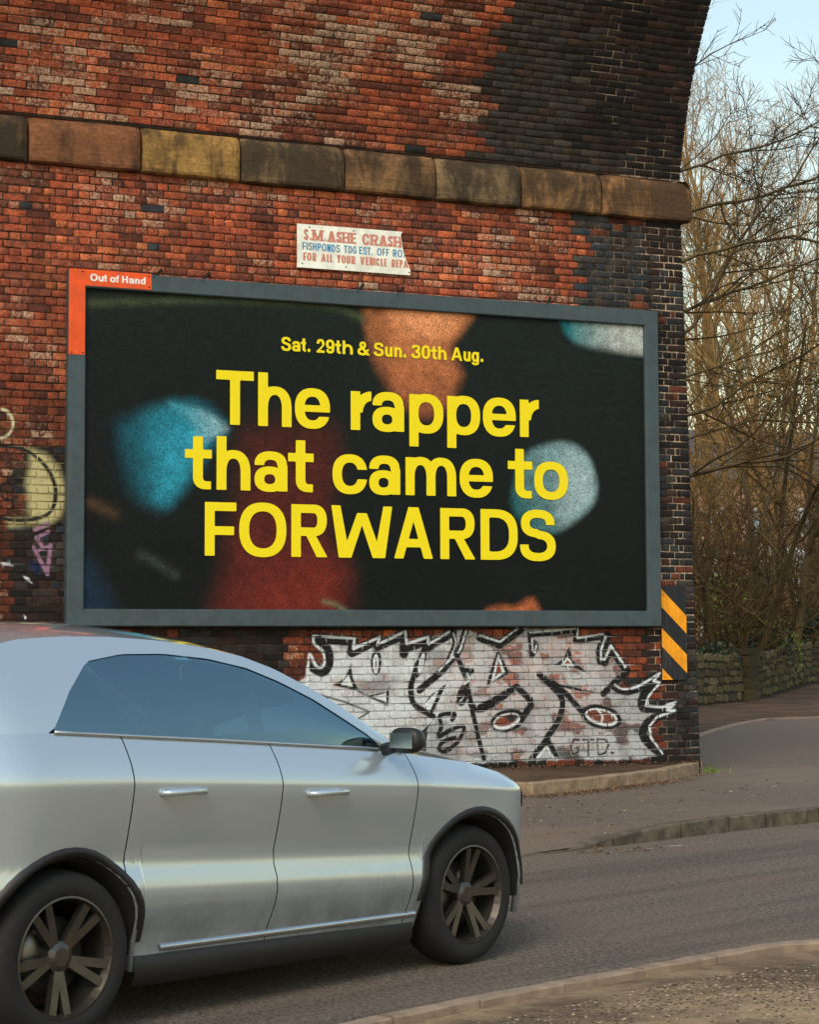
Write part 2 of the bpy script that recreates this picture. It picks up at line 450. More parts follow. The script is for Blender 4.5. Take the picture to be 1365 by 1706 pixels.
cream_poly = GF([(212, 380), (330, 420), (430, 520), (470, 650), (475, 760), (430, 880), (340, 930), (60, 950), (70, 905), (215, 890), (205, 760), (190, 640), (215, 520)])
gl = np.array([p for k, P, w, c in strokes for p in P]+fill_poly+cream_poly)
PAINT_RECTS = [(wpx(395, 1200)[0]-.05, wpx(1130, 1200)[0]+.05, wpx(800, 1280)[1]-.02, wpx(800, 1046)[1]+.02),
               (-.70, wpx(112, 800)[0]+.03, wpx(60, 1050)[1]-.03, wpx(60, 680)[1]+.05)]
def paint_at(T, Z):
    T, Z = np.asarray(T, float), np.asarray(Z, float)
    out = np.zeros(T.shape+(4,))
    def over(cov, c, amax):
        a = np.clip(cov, 0, 1)
        na = np.maximum(out[..., 3], a*amax)
        for i in range(3): out[..., i] = out[..., i]*(1-a)+c[i]*a
        out[..., 3] = na
    jt = (fbm(T*14, Z*14, 5)-.5)*.03
    sd = poly_sd(T, Z, fill_poly)+jt
    cov = sstep(.012, -.012, sd)
    tone = fbm(T*2.5, Z*3.5, 41)
    solid = sstep(.64, .42, (T-1.8)/4.5)                # thicker coat on the left half
    bare = sstep(.53, .62, fbm(T*5.5, Z*8, 141))*(1-.85*solid)
    a0 = (.50+.24*solid+.2*(tone-.5))*(1-.8*bare)
    base = np.array(lin(212, 218, 220)); drk = np.array(lin(136, 140, 142))
    mixk = np.clip(sstep(.52, .74, fbm(T*3.1, Z*4.6, 77))*.75*(.4+.6*solid), 0, 1)
    for i in range(3): out[..., i] = np.where(cov > 0, base[i]*(1-mixk)+drk[i]*mixk, out[..., i])
    out[..., 3] = cov*a0
    sdc = poly_sd(T, Z, cream_poly)+jt
    cc = sstep(.05, -.05, sdc)
    for i in range(3): out[..., i] = np.where(cc > .02, CREAM[i], out[..., i])
    out[..., 3] = np.maximum(out[..., 3], cc*.78)
    for kind, P, w, c in strokes:
        P2 = np.array(P); lo, hi = P2.min(0)-w-.03, P2.max(0)+w+.03
        m = (T > lo[0]) & (T < hi[0]) & (Z > lo[1]) & (Z < hi[1])
        if not m.any(): continue
        t, z = T[m], Z[m]
        if kind == 's':
            d = np.full(t.shape, 1e9)
            for i in range(len(P)-1): d = np.minimum(d, seg_d(t, z, P[i], P[i+1]))
            d = d-w
        else:
            d = poly_sd(t, z, P)
        cv = sstep(.006, -.006, d+jt[m]*.35)
        sub = out[m]
        for i in range(3): sub[:, i] = sub[:, i]*(1-cv)+c[i]*cv
        sub[:, 3] = np.maximum(sub[:, 3], cv*.995)
        out[m] = sub
    return out
def in_paint(t0, t1, z0, z1):
    return any(t1 > r[0] and t0 < r[1] and z1 > r[2] and z0 < r[3] for r in PAINT_RECTS)

# ------------------------------------------------------------------ brick colours
Z_IMP0, Z_IMP1 = 6.085, 6.545                  # impost band
BOARD = (0.0, 6.43, 1.6846, 1.6846+3.39)       # billboard on the wall: t0, t1, z0, z1
REDS = [lin(156, 74, 40), lin(140, 64, 36), lin(118, 56, 35), lin(168, 88, 48), lin(134, 68, 44), lin(100, 50, 34), lin(152, 70, 36), lin(146, 66, 36)]
BLUES = [lin(46, 49, 52), lin(54, 54, 53), lin(40, 41, 43), lin(62, 58, 53), lin(44, 51, 58), lin(58, 48, 42)]
SOOT = [lin(34, 28, 25), lin(42, 33, 28), lin(28, 25, 24), lin(58, 36, 28)]
def brick_colour(t, z, arch):
    """returns colour, lime amount"""
    r = random.random
    n = float(fbm(t*.9, z*1.1, 3)); n2 = float(fbm(t*2.2+9, z*2.8, 23)); big = float(fbm(t*.45, z*.6, 91))
    c = np.array(random.choice(REDS))
    bright = .74+.58*n+.22*(r()-.5)
    lime = 0.0
    lr = r()**1.6
    tooth = .11*((int(z/.075)//3) % 2)
    if arch:
        b = 4.30+.10*((z-6.5)/1.6)+tooth+.12*(n2-.5)
        lime = np.clip((n2-.38)*2.2+(.24 if t < 3.6 else .05), 0, 1)*(.25+.75*lr)
        bright *= .98
        if t > b+.22*(r()-.75) and (t > b or r() < .8):
            c = np.array(random.choice(BLUES if r() < .85 else SOOT))*(.95+.3*r())
            c = c*.62+np.array(lin(70, 56, 42))*.38; bright = .80+.2*(r()-.5)
            lime *= .18
            sx = sstep(5.0, 5.75, t)*sstep(6.4, 7.3, z)+.7*sstep(5.9, 6.5, t)
            if r() < sx+.15*sstep(4.9, 5.4, t): c = np.array(random.choice(SOOT))*(.7+.5*r()); lime = 0
        elif r() < .007: c = np.array(random.choice(BLUES)); lime = 0
    elif z > BOARD[3]-.05:                      # between billboard and impost
        b = 5.52+tooth*1.4-.05*(z-5.2)
        lime = np.clip((n2-.46)*2.2+(.16 if z > 5.6 else .02), 0, 1)*(.2+.8*lr)
        bright *= 1.12 if 1.5 < t < 4.8 else .95
        if t > b:
            c = np.array(random.choice(BLUES))*(.85+.4*r()); lime = .12*r(); bright = 1.0
            if t > 6.35 and r() < .75: c = np.array(random.choice(SOOT))*(.8+.3*r()); lime = 0
            elif r() < .08: c = np.array(random.choice(REDS))*.6
        elif r() < .008: c = np.array(random.choice(BLUES)); lime = 0
    elif z > BOARD[2]:                          # beside the billboard
        if t > 6.3:
            c = np.array(random.choice(BLUES[:4]+SOOT))*(.62+.3*r()); bright = 1; lime = 0
            if r() < .05: c = np.array(REDS[5])*.8
        else:
            lime = np.clip((n2-.44)*2.2, 0, .8)*(.2+.8*lr)
            bright *= .80
            if t > -.42-tooth*.6 and z < 3.42:
                c = np.array(random.choice(SOOT+BLUES[3:]))*(.8+.4*r()); bright = 1; lime = 0
            elif z < 2.4 and r() < .15: c = np.array(random.choice(SOOT))
            elif r() < .018: c = np.array(random.choice(BLUES)); lime = 0
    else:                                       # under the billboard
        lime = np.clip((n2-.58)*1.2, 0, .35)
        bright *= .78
        pr = sstep(5.95, 6.6, t)*.85
        if t < 2.3: pr = max(pr, .96)
        if t > 6.55 and .15 < (z % .6) and r() < .9: pr = 1.0
        if r() < pr:
            c = np.array(random.choice(SOOT+BLUES[1:4]))*(.8+.4*r()); bright = 1.0; lime = 0
        if t > 5.9: bright *= .72
        if z < .40 and r() < .8: c = np.array(random.choice(SOOT+REDS[5:6])); bright = .9; lime = 0
    c = c*.94+c.mean()*.06
    run = float(fbm(t*3.5, z*.55, 201))                 # damp and soot runs
    bright = bright*(1-.38*float(sstep(.52, .68, run)))*(.72+.56*float(sstep(.34, .62, big)))
    if t < .0: bright *= .86
    return np.clip(c*bright, 0.002, .9), float(lime)
def mortar_colour(t, z, arch):
    t, z = np.asarray(t, float), np.asarray(z, float)
    n = fbm(t*1.5, z*1.5, 33)
    dark, warm, pale = np.array(lin(46, 36, 30)), np.array(lin(98, 72, 56)), np.array(lin(188, 164, 140))
    k = np.clip((n-.35)*1.3, 0, .8)
    if arch: k = k*.45
    c = dark*(1-k[..., None])+warm*k[..., None]
    if arch: pl = sstep(5.35, 5.6, t)*sstep(.42, .6, fbm(t*2.2, z*1.2, 61))*(.75)
    else: pl = np.where(z > BOARD[3]-.2, sstep(5.62, 5.8, t)*(.35+.5*sstep(6.2, 6.5, t)), sstep(6.3, 6.42, t)*np.where(z > 1.0, .95, .35))
    pl = np.clip(pl*sstep(.30, .55, fbm(t*7, z*3, 14)), 0, 1)
    return c*(1-pl[..., None])+pale*pl[..., None]

# ------------------------------------------------------------------ bricks
def t_end(z): return 6.955-.0262*max(z-.2, 0)   # the pier leans back a little
ARC_R, ARC_A0 = 5.0, math.radians(10)
def arc(l):
    """arc length above the impost -> n, z, angle"""
    a = ARC_A0+l/ARC_R
    return ARC_R*(math.cos(ARC_A0)-math.cos(a)), Z_IMP1+ARC_R*(math.sin(a)-math.sin(ARC_A0)), a
bricks = []          # dicts: verts, faces, col, paint, area
def add_brick(t0, t1, v0, v1, frame, c, lime, depth=.06, fine=False):
    """frame(t, v, w) -> local point (w = proud of the face)"""
    j = .003
    pr = random.gauss(0.0, .0022)
    tl = [random.uniform(-j, j) for _ in range(8)]
    q = [(t0+tl[0], v0+tl[1]), (t1+tl[2], v0+tl[3]), (t1+tl[4], v1+tl[5]), (t0+tl[6], v1+tl[7])]
    b = .005
    qi = [(q[0][0]+b, q[0][1]+b), (q[1][0]-b, q[1][1]+b), (q[2][0]-b, q[2][1]-b), (q[3][0]+b, q[3][1]-b)]
    tilt = random.gauss(0, .0012)
    V2 = [(x, y, -depth) for x, y in q]+[(x, y, pr-.0045) for x, y in q]
    F = [(i, (i+1) % 4, 4+(i+1) % 4, 4+i) for i in range(4)]
    if not fine:
        V2 += [(x, y, pr+(tilt if k in (1, 2) else -tilt)) for k, (x, y) in enumerate(qi)]
        F += [(4+i, 4+(i+1) % 4, 8+(i+1) % 4, 8+i) for i in range(4)]+[(8, 9, 10, 11)]
    else:
        nx = max(3, int((t1-t0)/.009)); ny = 7
        U, Vv = np.meshgrid(np.linspace(0, 1, nx+1), np.linspace(0, 1, ny+1))
        X = (qi[0][0]*(1-U)+qi[1][0]*U)*(1-Vv)+(qi[3][0]*(1-U)+qi[2][0]*U)*Vv
        Y = (qi[0][1]*(1-U)+qi[1][1]*U)*(1-Vv)+(qi[3][1]*(1-U)+qi[2][1]*U)*Vv
        V2 += [(x, y, pr) for x, y in zip(X.ravel(), Y.ravel())]
        idx = lambda a, bb: 8+bb*(nx+1)+a
        for bb in range(ny):
            for a in range(nx): F.append((idx(a, bb), idx(a+1, bb), idx(a+1, bb+1), idx(a, bb+1)))
        for a in range(nx):
            pass
        F += [(4, 5, idx(nx, 0), idx(0, 0)), (5, 6, idx(nx, ny), idx(nx, 0)), (6, 7, idx(0, ny), idx(nx, ny)), (7, 4, idx(0, 0), idx(0, ny))]
    A = np.array(V2)
    P = np.array([frame(*v) for v in V2])
    colr = np.tile(np.array([*c, lime]), (len(P), 1))
    pt = paint_at(A[:, 0], A[:, 1]) if fine else np.zeros((len(P), 4))
    # size in the photograph
    ctr = P[4:8]
    wpts = W0+ctr[:, :1]*TV-ctr[:, 1:2]*NV+np.stack([0*ctr[:, 0], 0*ctr[:, 0], ctr[:, 2]], 1)
    sx, sy = project(wpts)
    area = .5*abs(sum(sx[i-1]*sy[i]-sx[i]*sy[i-1] for i in range(4)))
    mx, my = sx.mean(), sy.mean()
    tm, vm = (t0+t1)/2, (v0+v1)/2
    vis = (5 < mx < 1360) and (5 < my < 1040)
    bricks.append(dict(v=P, f=F, c=colr, p=pt, area=area if vis else 0, fine=fine))
def wall_frame(t, v, w): return (t, -w, v)
def return_frame(t, v, w): return (t_end(v)+w, t, v)
T0 = -2.4
def behind_board(t0, t1, z0, z1):
    return t0 > BOARD[0]+.18 and t1 < BOARD[1]-.18 and z0 > BOARD[2]+.18 and z1 < BOARD[3]-.22
k = 0
z = .085
while z < Z_IMP0-.01:
    v0, v1 = z+.005, z+.070
    zc = (v0+v1)/2
    te = t_end(zc)
    hdr = (k % 2 == 0)
    pitch = .1125 if hdr else .225
    x = te
    first = True
    while x > T0:
        w = pitch
        if first and hdr: w = .1125
        elif hdr and abs(x-(te-.1125)) < 1e-6: w = .0585        # closer beside the quoin header
        first = False
        x0, x1 = x-w+.005, x-.005 if x < te else te
        wob = .003*math.sin(x*3.1+k)+.004*math.sin(x*.9+2)
        if not behind_board(x0, x1, v0, v1):
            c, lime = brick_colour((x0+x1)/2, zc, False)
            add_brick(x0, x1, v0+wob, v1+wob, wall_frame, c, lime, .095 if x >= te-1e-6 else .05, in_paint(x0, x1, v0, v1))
        x -= w
    # the return face round the corner, first metre
    y = .105
    while y < 1.3:
        w = .225 if hdr else .1125
        c = np.array(random.choice(BLUES[:4]+SOOT))*(.6+.4*random.random())
        add_brick(y, y+w-.01, v0, v1, return_frame, c, 0, .05)
        bricks[-1]['area'] = 0
        y += w
    z += .075; k += 1
def arch_frame_at(l):
    n, zz, a = arc(l)
    # tangent (dn, dz) = (sin a, cos a); the soffit looks out and down: (cos a, -sin a)
    def fr(t, v, w):
        nn = n+math.sin(a)*v+math.cos(a)*w
        return (t, -nn, zz+math.cos(a)*v-math.sin(a)*w)
    return fr, n, zz
l, k = .02, 0
ARC_LEN = 3.3
while l < ARC_LEN:
    fr, n, zz = arch_frame_at(l)
    te = 6.79
    off = (k % 2)*.1125+.02*((k*7) % 3)
    x = te; first = True
    while x > T0:
        w = .225
        if first: w = .225 if k % 2 else .1125
        first = False
        x0, x1 = x-w+.0045, (x-.0045 if x < te else te)
        c, lime = brick_colour((x0+x1)/2, zz, True)
        wob = .004*math.sin(x*1.7+k*.6)
        add_brick(x0, x1, .004+wob, .070+wob, fr, c, lime, .05)
        x -= w
    l += .0745; k += 1
# assemble
bridge = wall_root('railway_bridge', 0, 0)
tag(bridge, 'soot-stained red and dark brick railway bridge abutment with the spring of its arch', 'bridge')
order = sorted(range(len(bricks)), key=lambda i: -bricks[i]['area'])
single = set(order[:300])
for i in order[:300]:
    b = bricks[i]
    mesh('brick', b['v'], b['f'], M_brick, bridge, attrs={'col': b['c'], 'paint': b['p']})
V, F, Cc, Pp, o = [], [], [], [], 0
for i, b in enumerate(bricks):
    if i in single: continue
    V.append(b['v']); Cc.append(b['c']); Pp.append(b['p'])
    F += [tuple(q+o for q in f) for f in b['f']]; o += len(b['v'])
bw = mesh('brickwork', np.concatenate(V), np.array(F), M_brick, bridge, attrs={'col': np.concatenate(Cc), 'paint': np.concatenate(Pp)})
tag(bw, kind='stuff')
# mortar beds
def mortar_grid(name, ts, vs, frame, arch, fine=False):
    U, Vv = np.meshgrid(ts, vs)
    n1, n2 = U.shape
    P = np.array([frame(a, b) for a, b in zip(U.ravel(), Vv.ravel())])
    zz = P[:, 2]
    c = mortar_colour(U.ravel(), zz, arch)
    ca = np.concatenate([c, np.zeros((len(c), 1))], 1)
    pt = paint_at(U.ravel(), Vv.ravel()) if fine else np.zeros((len(c), 4))
    pt[:, 3] *= .8
    idx = np.arange(n1*n2).reshape(n1, n2)
    f = np.stack([idx[:-1, :-1], idx[:-1, 1:], idx[1:, 1:], idx[1:, :-1]], -1).reshape(-1, 4)
    return mesh(name, P, f, M_mortar, bridge, attrs={'col': ca, 'paint': pt})
REC = .009
r0, r1 = PAINT_RECTS
mf = lambda t, v: (min(t, t_end(v)-REC), REC, v)
zs = sorted(set([r0[2], r0[3], r1[2], r1[3]]))
mortar_grid('mortar', np.linspace(T0-.1, 6.97, 190), np.arange(r0[3], Z_IMP0+.08, .05), mf, False) if False else None
def span(a, b, d): return np.linspace(a, b, max(2, int(round((b-a)/d))+1))
mortar_grid('mortar', span(T0-.1, 6.97, .05), span(.0, r0[2], .05), mf, False)
mortar_grid('mortar', span(T0-.1, r0[0], .05), span(r0[2], r0[3], .05), mf, False)
mortar_grid('mortar', span(r0[0], r0[1], .008), span(r0[2], r0[3], .008), mf, False, True)
mortar_grid('mortar', span(r0[1], 6.97, .05), span(r0[2], r0[3], .05), mf, False)
mortar_grid('mortar', span(T0-.1, 6.97, .05), span(r0[3], max(r1[2], r0[3]+.001), .05), mf, False) if r1[2] > r0[3] else None
zlo = max(r1[2], r0[3])
mortar_grid('mortar', span(T0-.1, r1[0], .05), span(zlo, r1[3], .05), mf, False)
mortar_grid('mortar', span(r1[0], r1[1], .008), span(zlo, r1[3], .008), mf, False, True)
mortar_grid('mortar', span(r1[1], 6.97, .05), span(zlo, r1[3], .05), mf, False)
mortar_grid('mortar', span(T0-.1, 6.97, .05), span(r1[3], Z_IMP0+.08, .05), mf, False)
mortar_grid('mortar', span(0, 1.4, .1), span(0, Z_IMP0+.08, .1), lambda y, v: (t_end(v)-REC, y+.02, v), False)
def af(t, l):
    n, zz, a = arc(l)
    return (t, -(n-REC*math.cos(a)), zz+REC*math.sin(a))
mortar_grid('mortar', span(T0-.1, 6.78, .05), span(0, ARC_LEN+.05, .05), af, True)
# solid core behind the facing: abutment, unseen added wall on the left, haunch of the arch
mb = MB()
mb.box(T0-.1, 6.70, .03, 62, -.3, 11.5)
prof = [(-(arc(x)[0]-.03), arc(x)[1]) for x in np.linspace(0, ARC_LEN, 14)]
poly = [(.025, Z_IMP1)]+prof+[(prof[-1][0], 11.8), (.025, 11.8)]
o = len(mb.v)
mb.v += [(T0-.1, y, zz) for y, zz in poly]+[(6.77, y, zz) for y, zz in poly]
m = len(poly)
mb.f += [(o+i, o+(i+1) % m, o+m+(i+1) % m, o+m+i) for i in range(m)]+[tuple(range(o, o+m)), tuple(range(o+2*m-1, o+m-1, -1))]
mb.build('core', M_farbrick, bridge)
mb = MB(); mb.box(-60, T0-.1, .0, 30, -.3, 10.5); mb.build('added_shade_wall', M_farbrick, bridge)  # unseen wall, added to keep the sun off the foreground
mb = MB(); mb.box(-60, 6.9, -.12, .5, 11.82, 12.9); mb.build('parapet', M_farbrick, bridge)

# ------------------------------------------------------------------ impost stones
JX = [-140, 48, 237, 403, 577, 729, 872, 1006]
joints = [wpx(x, 190+x*.1009+40, .08)[0] for x in JX]+[6.80+.085]
joints = [joints[0]-2.2, joints[0]-1.05]+joints
cols = [lin(116, 90, 62), lin(122, 94, 64), lin(104, 82, 58), lin(128, 84, 56), lin(158, 122, 68), lin(134, 110, 78), lin(130, 98, 66), lin(132, 110, 80), lin(146, 110, 72), lin(168, 122, 78)]
soots = [.4, .3, .45, .12, .18, .5, .25, .62, .28, .55]
for i in range(len(joints)-1):
    a, b = joints[i]+.010, joints[i+1]-.010
    last = i == len(joints)-2
    pr = [(-.03, Z_IMP0), (.05, Z_IMP0+.002), (.078, Z_IMP0+.016), (.088, Z_IMP0+.045), (.088, Z_IMP0+.13), (.088, Z_IMP0+.22), (.086, Z_IMP0+.30),
          (.080, Z_IMP0+.345), (.055, Z_IMP0+.395), (.02, Z_IMP1-.02), (-.03, Z_IMP1)]
    nx = max(8, int((b-a)/.045))
    P = []
    for jx in range(nx+1):
        u = a+(b-a)*jx/nx
        e = min(jx, nx-jx) if not last else jx
        pull = .045*math.exp(-e*1.1)
        row = []
        for (n, zz) in pr:
            ns = (float(fbm(u*4+i*13, zz*5, 8))-.5)*.022
            d = max(-.03, n-pull*(1 if n > 0 else 0)+(ns if n > .03 else 0))
            row.append((u, -d, zz+(float(vnoise(u*3+i*7, zz*2, 4))-.5)*.012))
        P.append(row)
    if last:      # returns round the corner of the pier
        for yb in np.linspace(.0, 1.2, 12):
            P.append([(6.80+max(-.03, n+.0*yb), -.088+(.088+yb if yb > 0 else 0) if n > 0 else yb, zz) for (n, zz) in pr])
        for r_ in P[nx+1:]:
            pass
    mb = MB(); mb.grid(np.array(P))
    if True:
        r0_, r1_ = P[0], P[-1]; o = 0; m = len(pr)
        mb.f.append(tuple(range(m)))
        mb.f.append(tuple(range(len(mb.v)-1, len(mb.v)-1-m, -1)))
    att = np.tile(np.array([*cols[i], soots[i]]), (len(mb.v), 1)); vv = np.array(mb.v)
    att[:, 3] += (fbm(vv[:, 0]*1.6+i*3, vv[:, 2]*2.5, 66)-.5)*1.1
    att[:, :3] *= (.75+.5*fbm(vv[:, 0]*2.5+i*9, vv[:, 2]*7, 67))[:, None]
    mb.build('impost_stone', M_stone, bridge, smooth=False, attrs={'col': att})
# ------------------------------------------------------------------ ground, road, pavement, kerbs
def asphalt_mat(name, dark, light, tan, speck=1.0, patch=.7, patch_lo=.42, patch_hi=.62, track=.0):
    t = NT(name)
    fine = t.noise(34, 5, .9); mid = t.noise(62, 4, .85); big = t.noise(.55, 5, .6, dist=.4); st = t.noise(3.5, 5, .65)
    a = t.mix(t.maprange(fine, .36, .64), dark, light)
    a = t.mix(t.math('MULTIPLY', t.maprange(mid, .54, .62), .75*speck), a, lin(176, 162, 144))
    a = t.mix(t.math('MULTIPLY', t.maprange(mid, .45, .37), .8*speck), a, lin(20, 19, 18))
    a = t.mix(t.math('MULTIPLY', t.maprange(big, patch_lo, patch_hi), patch), a, tan)
    a = t.mix(t.math('MULTIPLY', t.maprange(st, .58, .74), .30), a, lin(52, 46, 42))
    tr = t.n.new('ShaderNodeMapping'); tr.vector_type = 'TEXTURE'; tr.inputs['Rotation'].default_value = (0, 0, .77); tr.inputs['Scale'].default_value = (9, .75, 1); t.l.new(t.coord(), tr.inputs[0])
    wt = t.noise(1.0, 4, .6, vec=tr.outputs[0])         # tyre-worn tracks along the road
    a = t.mix(t.math('MULTIPLY', t.maprange(wt, .46, .64), track), a, lin(40, 38, 36))
    t.base(a, .88, 0, .3)
    t.bump(t.math('ADD', fine, mid), .9, .012)
    return t.m
M_road = asphalt_mat('asphalt', lin(48, 44, 40), lin(150, 135, 118), lin(126, 108, 91), 1.0, .35, track=.34)
M_pave = asphalt_mat('pavement_tarmac', lin(84, 74, 66), lin(136, 119, 104), lin(138, 118, 100), .6, .5)
M_lane = asphalt_mat('lane_tarmac', lin(88, 76, 65), lin(138, 119, 100), lin(124, 106, 90), .7, .5)
def dirt_mat(name, a1, a2, a3, sc=1.0):
    t = NT(name)
    big = t.noise(1.1*sc, 5, .62, dist=.5); mid = t.noise(14*sc, 5, .7); fine = t.noise(110*sc, 3, .75)
    a = t.mix(t.maprange(big, .36, .62), a1, a2)
    a = t.mix(t.math('MULTIPLY', t.maprange(mid, .5, .7), .65), a, a3)
    a = t.mix(t.math('MULTIPLY', t.maprange(fine, .58, .72), .7), a, lin(186, 170, 146))
    a = t.mix(t.math('MULTIPLY', t.maprange(fine, .42, .32), .7), a, lin(36, 30, 26))
    t.base(a, .95, 0, .2)
    t.bump(t.math('ADD', t.math('MULTIPLY', mid, 1.0), fine), .9, .02)
    return t.m
M_verge = dirt_mat('gravelly_dirt', lin(112, 94, 76), lin(186, 158, 122), lin(96, 80, 64))
M_soil = dirt_mat('leafy_soil', lin(84, 66, 52), lin(112, 88, 68), lin(56, 44, 36))
M_grass = dirt_mat('rough_ground', lin(66, 62, 40), lin(84, 76, 52), lin(50, 46, 32), .3)
M_kerb = mat_simple('kerb_stone', lin(146, 124, 98), .9, 0, .3, 9, .6, 70)
M_kerbdark = mat_simple('kerb_stone_dark', lin(90, 80, 66), .9, 0, .45, 9, .6, 70)  # moss and the shade of the kerb faces put into one tone
M_edging = mat_simple('edging_concrete', lin(142, 122, 102), .92, 0, .2, 10, .5, 90)
M_white = NT('worn_road_paint')
_w = M_white.maprange(M_white.noise(9, 6, .75), .50, .62, 0, .6)
_tr = M_white.n.new('ShaderNodeBsdfTransparent'); _mx = M_white.n.new('ShaderNodeMixShader')
M_white.base(lin(196, 188, 176), .8)
M_white.l.new(_w, _mx.inputs[0]); M_white.l.new(_tr.outputs[0], _mx.inputs[1]); M_white.l.new(M_white.b.outputs[0], _mx.inputs[2])
M_white.l.new(_mx.outputs[0], M_white.out.inputs[0]); M_white = M_white.m

def resample(P, n):
    P = np.array(P, float)
    d = np.r_[0, np.cumsum(np.hypot(*np.diff(P[:, :2], axis=0).T))]
    u = np.linspace(0, d[-1], n)
    return np.stack([np.interp(u, d, P[:, i]) for i in range(P.shape[1])], 1)
def strip(name, A, B, mat, m=2, zfun=None, noise=0.0):
    """sheet between two polylines of the same number of points"""
    A, B = np.array(A), np.array(B)
    rows = [A*(1-k/m)+B*(k/m) for k in range(m+1)]
    P = np.stack(rows, 1)
    if zfun is not None: P[..., 2] = zfun(P[..., 0], P[..., 1], P[..., 2])
    if noise: P[..., 2] += (fbm(P[..., 0]*3, P[..., 1]*3, 9)-.5)*noise
    mb = MB(); mb.grid(P)
    return mb.build(name, mat, smooth=True)
# terrain: one sheet to the horizon, a touch below the paving, rising gently beyond the bridge
def terrain_z(x, y):
    return -.045+.55*sstep(38, 75, y)*sstep(2, 12, x)+.9*sstep(70, 160, y)
gx = np.concatenate([-np.geomspace(2500, 40, 14), np.linspace(-32, 48, 41), np.geomspace(60, 2500, 14)])
gy = np.concatenate([-np.geomspace(2500, 30, 12), np.linspace(-22, 100, 62), np.geomspace(120, 2500, 14)])
GX, GY = np.meshgrid(gx, gy)
mb = MB(); mb.grid(np.stack([GX, GY, terrain_z(GX, GY)], -1))
tag(mb.build('ground', M_grass, smooth=True), kind='structure')

near_px = [(600, 1706), (700, 1683), (850, 1655), (1000, 1628), (1150, 1601), (1250, 1582), (1300, 1575), (1365, 1571)]
near = [gpx(*p) for p in near_px]
near = [near[0]+(near[0]-near[1])*k for k in (16, 8, 4, 2, 1)]+near
e = near[-1]; near += [e+np.array([1.2, .32, 0]), e+np.array([4, .5, 0]), e+np.array([14, .2, 0]), e+np.array([40, -1, 0])]
far_px = [(905, 1424), (945, 1419), (1023, 1410), (1136, 1396), (1216, 1386), (1277, 1379), (1347, 1372), (1365, 1370)]
far = [gpx(*p) for p in far_px]
fd = far[1]-far[2]; fd = fd/np.linalg.norm(fd)
far_left = [far[0]+fd*k for k in (26, 14, 7, 3, 1)]
fe = far[-1]; fdir = (far[-1]-far[-3]); fdir = fdir/np.linalg.norm(fdir)
far_right = [fe+fdir*1.0, fe+fdir*2.2+np.array([.25, -.1, 0]), fe+fdir*4+np.array([1.4, -.9, 0]), fe+np.array([9, 4.2, 0]), fe+np.array([40, 5, 0])]
far_all = far_left+far+far_right
N = 60
def by_run(P, u):                                # points of a polyline at distances u along the road's bearing
    P = np.array(P); k = P[:, 0]*.73+P[:, 1]*.68
    return np.stack([np.interp(u, k, P[:, i]) for i in range(3)], 1)
run = lambda p: p[0]*.73+p[1]*.68
us = np.linspace(max(run(near[0]), run(far_all[0])), min(run(near[-1]), run(far_all[-1])), 160)
tag(strip('road', by_run(near, us), by_run(far_all, us), M_road, 4), kind='structure')
# worn line along the far kerb
lp = [gpx(*p, .005) for p in [(1050, 1417), (1090, 1412), (1130, 1407), (1165, 1403), (1192, 1400)]]
lq = [p+np.array([.05, -.085, 0]) for p in lp]
o = strip('road_marking', lp, lq, M_white, 1); tag(o, kind='structure')
# pavement between the road and the wall
def kerb_h(s):                                   # s: position along the far edge list, drops to the road on the left
    return .115*sstep(0.0, 1.0, s)
def far_height(x, y):
    """kerb rises from flush to full height over its first metres"""
    a, b = far[1], far[3]
    d = (b-a)[:2]; L = np.linalg.norm(d); d = d/L
    s = ((x-a[0])*d[0]+(y-a[1])*d[1])/L
    return .012+.105*sstep(0, 1.0, s)
ZP = .105
back = [wall_to_world(t, -.05, ZP) for t in (-30, -14, -8, -5, -3, -1, 0, 1.5, 3, 4.2, 5.2, 6, 6.6, 6.94)]
A = resample([p+np.array([0, .02, 0]) for p in far_all], 70)
corner = wall_to_world(6.94, -.05, ZP)
lane_far = [corner, np.array([4.2, 23.5, ZP]), np.array([6.0, 26.5, ZP]), np.array([9, 29, ZP]), np.array([18, 32, ZP]), np.array([60, 36, ZP])]
Bp = resample(back+lane_far[1:], 70)
def pave_z(x, y, z):
    return z
P = np.stack([A*(1-k/14)+Bp*(k/14) for k in range(15)], 1)
for k in range(15):
    u = k/14
    zf = far_height(P[:, k, 0], P[:, k, 1])
    P[:, k, 2] = zf*(1-sstep(0, .55, u))+ZP*sstep(0, .55, u)
P[:, :12, 2] += (fbm(P[:, :12, 0]*1.5, P[:, :12, 1]*1.5, 19)-.5)*.006
mb = MB(); mb.grid(P); tag(mb.build('pavement', M_pave, smooth=True), kind='structure')
# side lane beyond the pier, and the dirt verge below the rubble wall
sw = [np.array([5.2, 41.2]), np.array([6.45, 44.1]), np.array([8.1, 47.3]), np.array([11.4, 55.0]), np.array([15.5, 64.5])]
def lane_z(x, y): return .10+.30*sstep(44, 56, y)*sstep(6, 11, x)
edge_px = [(1150, 1233), (1168, 1228), (1200, 1217), (1235, 1208), (1273, 1200), (1320, 1197), (1365, 1196)]
ve = [gpx(*p, .11) for p in edge_px]
ve = [ve[0]+(ve[0]-ve[1])*4, ve[0]+(ve[0]-ve[1])*2]+ve+[ve[-1]+np.array([5, 1.0, 0]), ve[-1]+np.array([30, 1.5, 0])]
laneA = resample([p+np.array([0, -.05, 0]) for p in lane_far], 40)
laneA = resample([np.array([2.0, 20.9, ZP])]+[p+np.array([.2, -1.6, 0]) for p in lane_far[1:]], 40)
laneB = resample(ve, 40)
PL = np.stack([laneA*(1-k/8)+laneB*(k/8) for k in range(9)], 1)
PL[..., 2] = .108+.0*PL[..., 2]
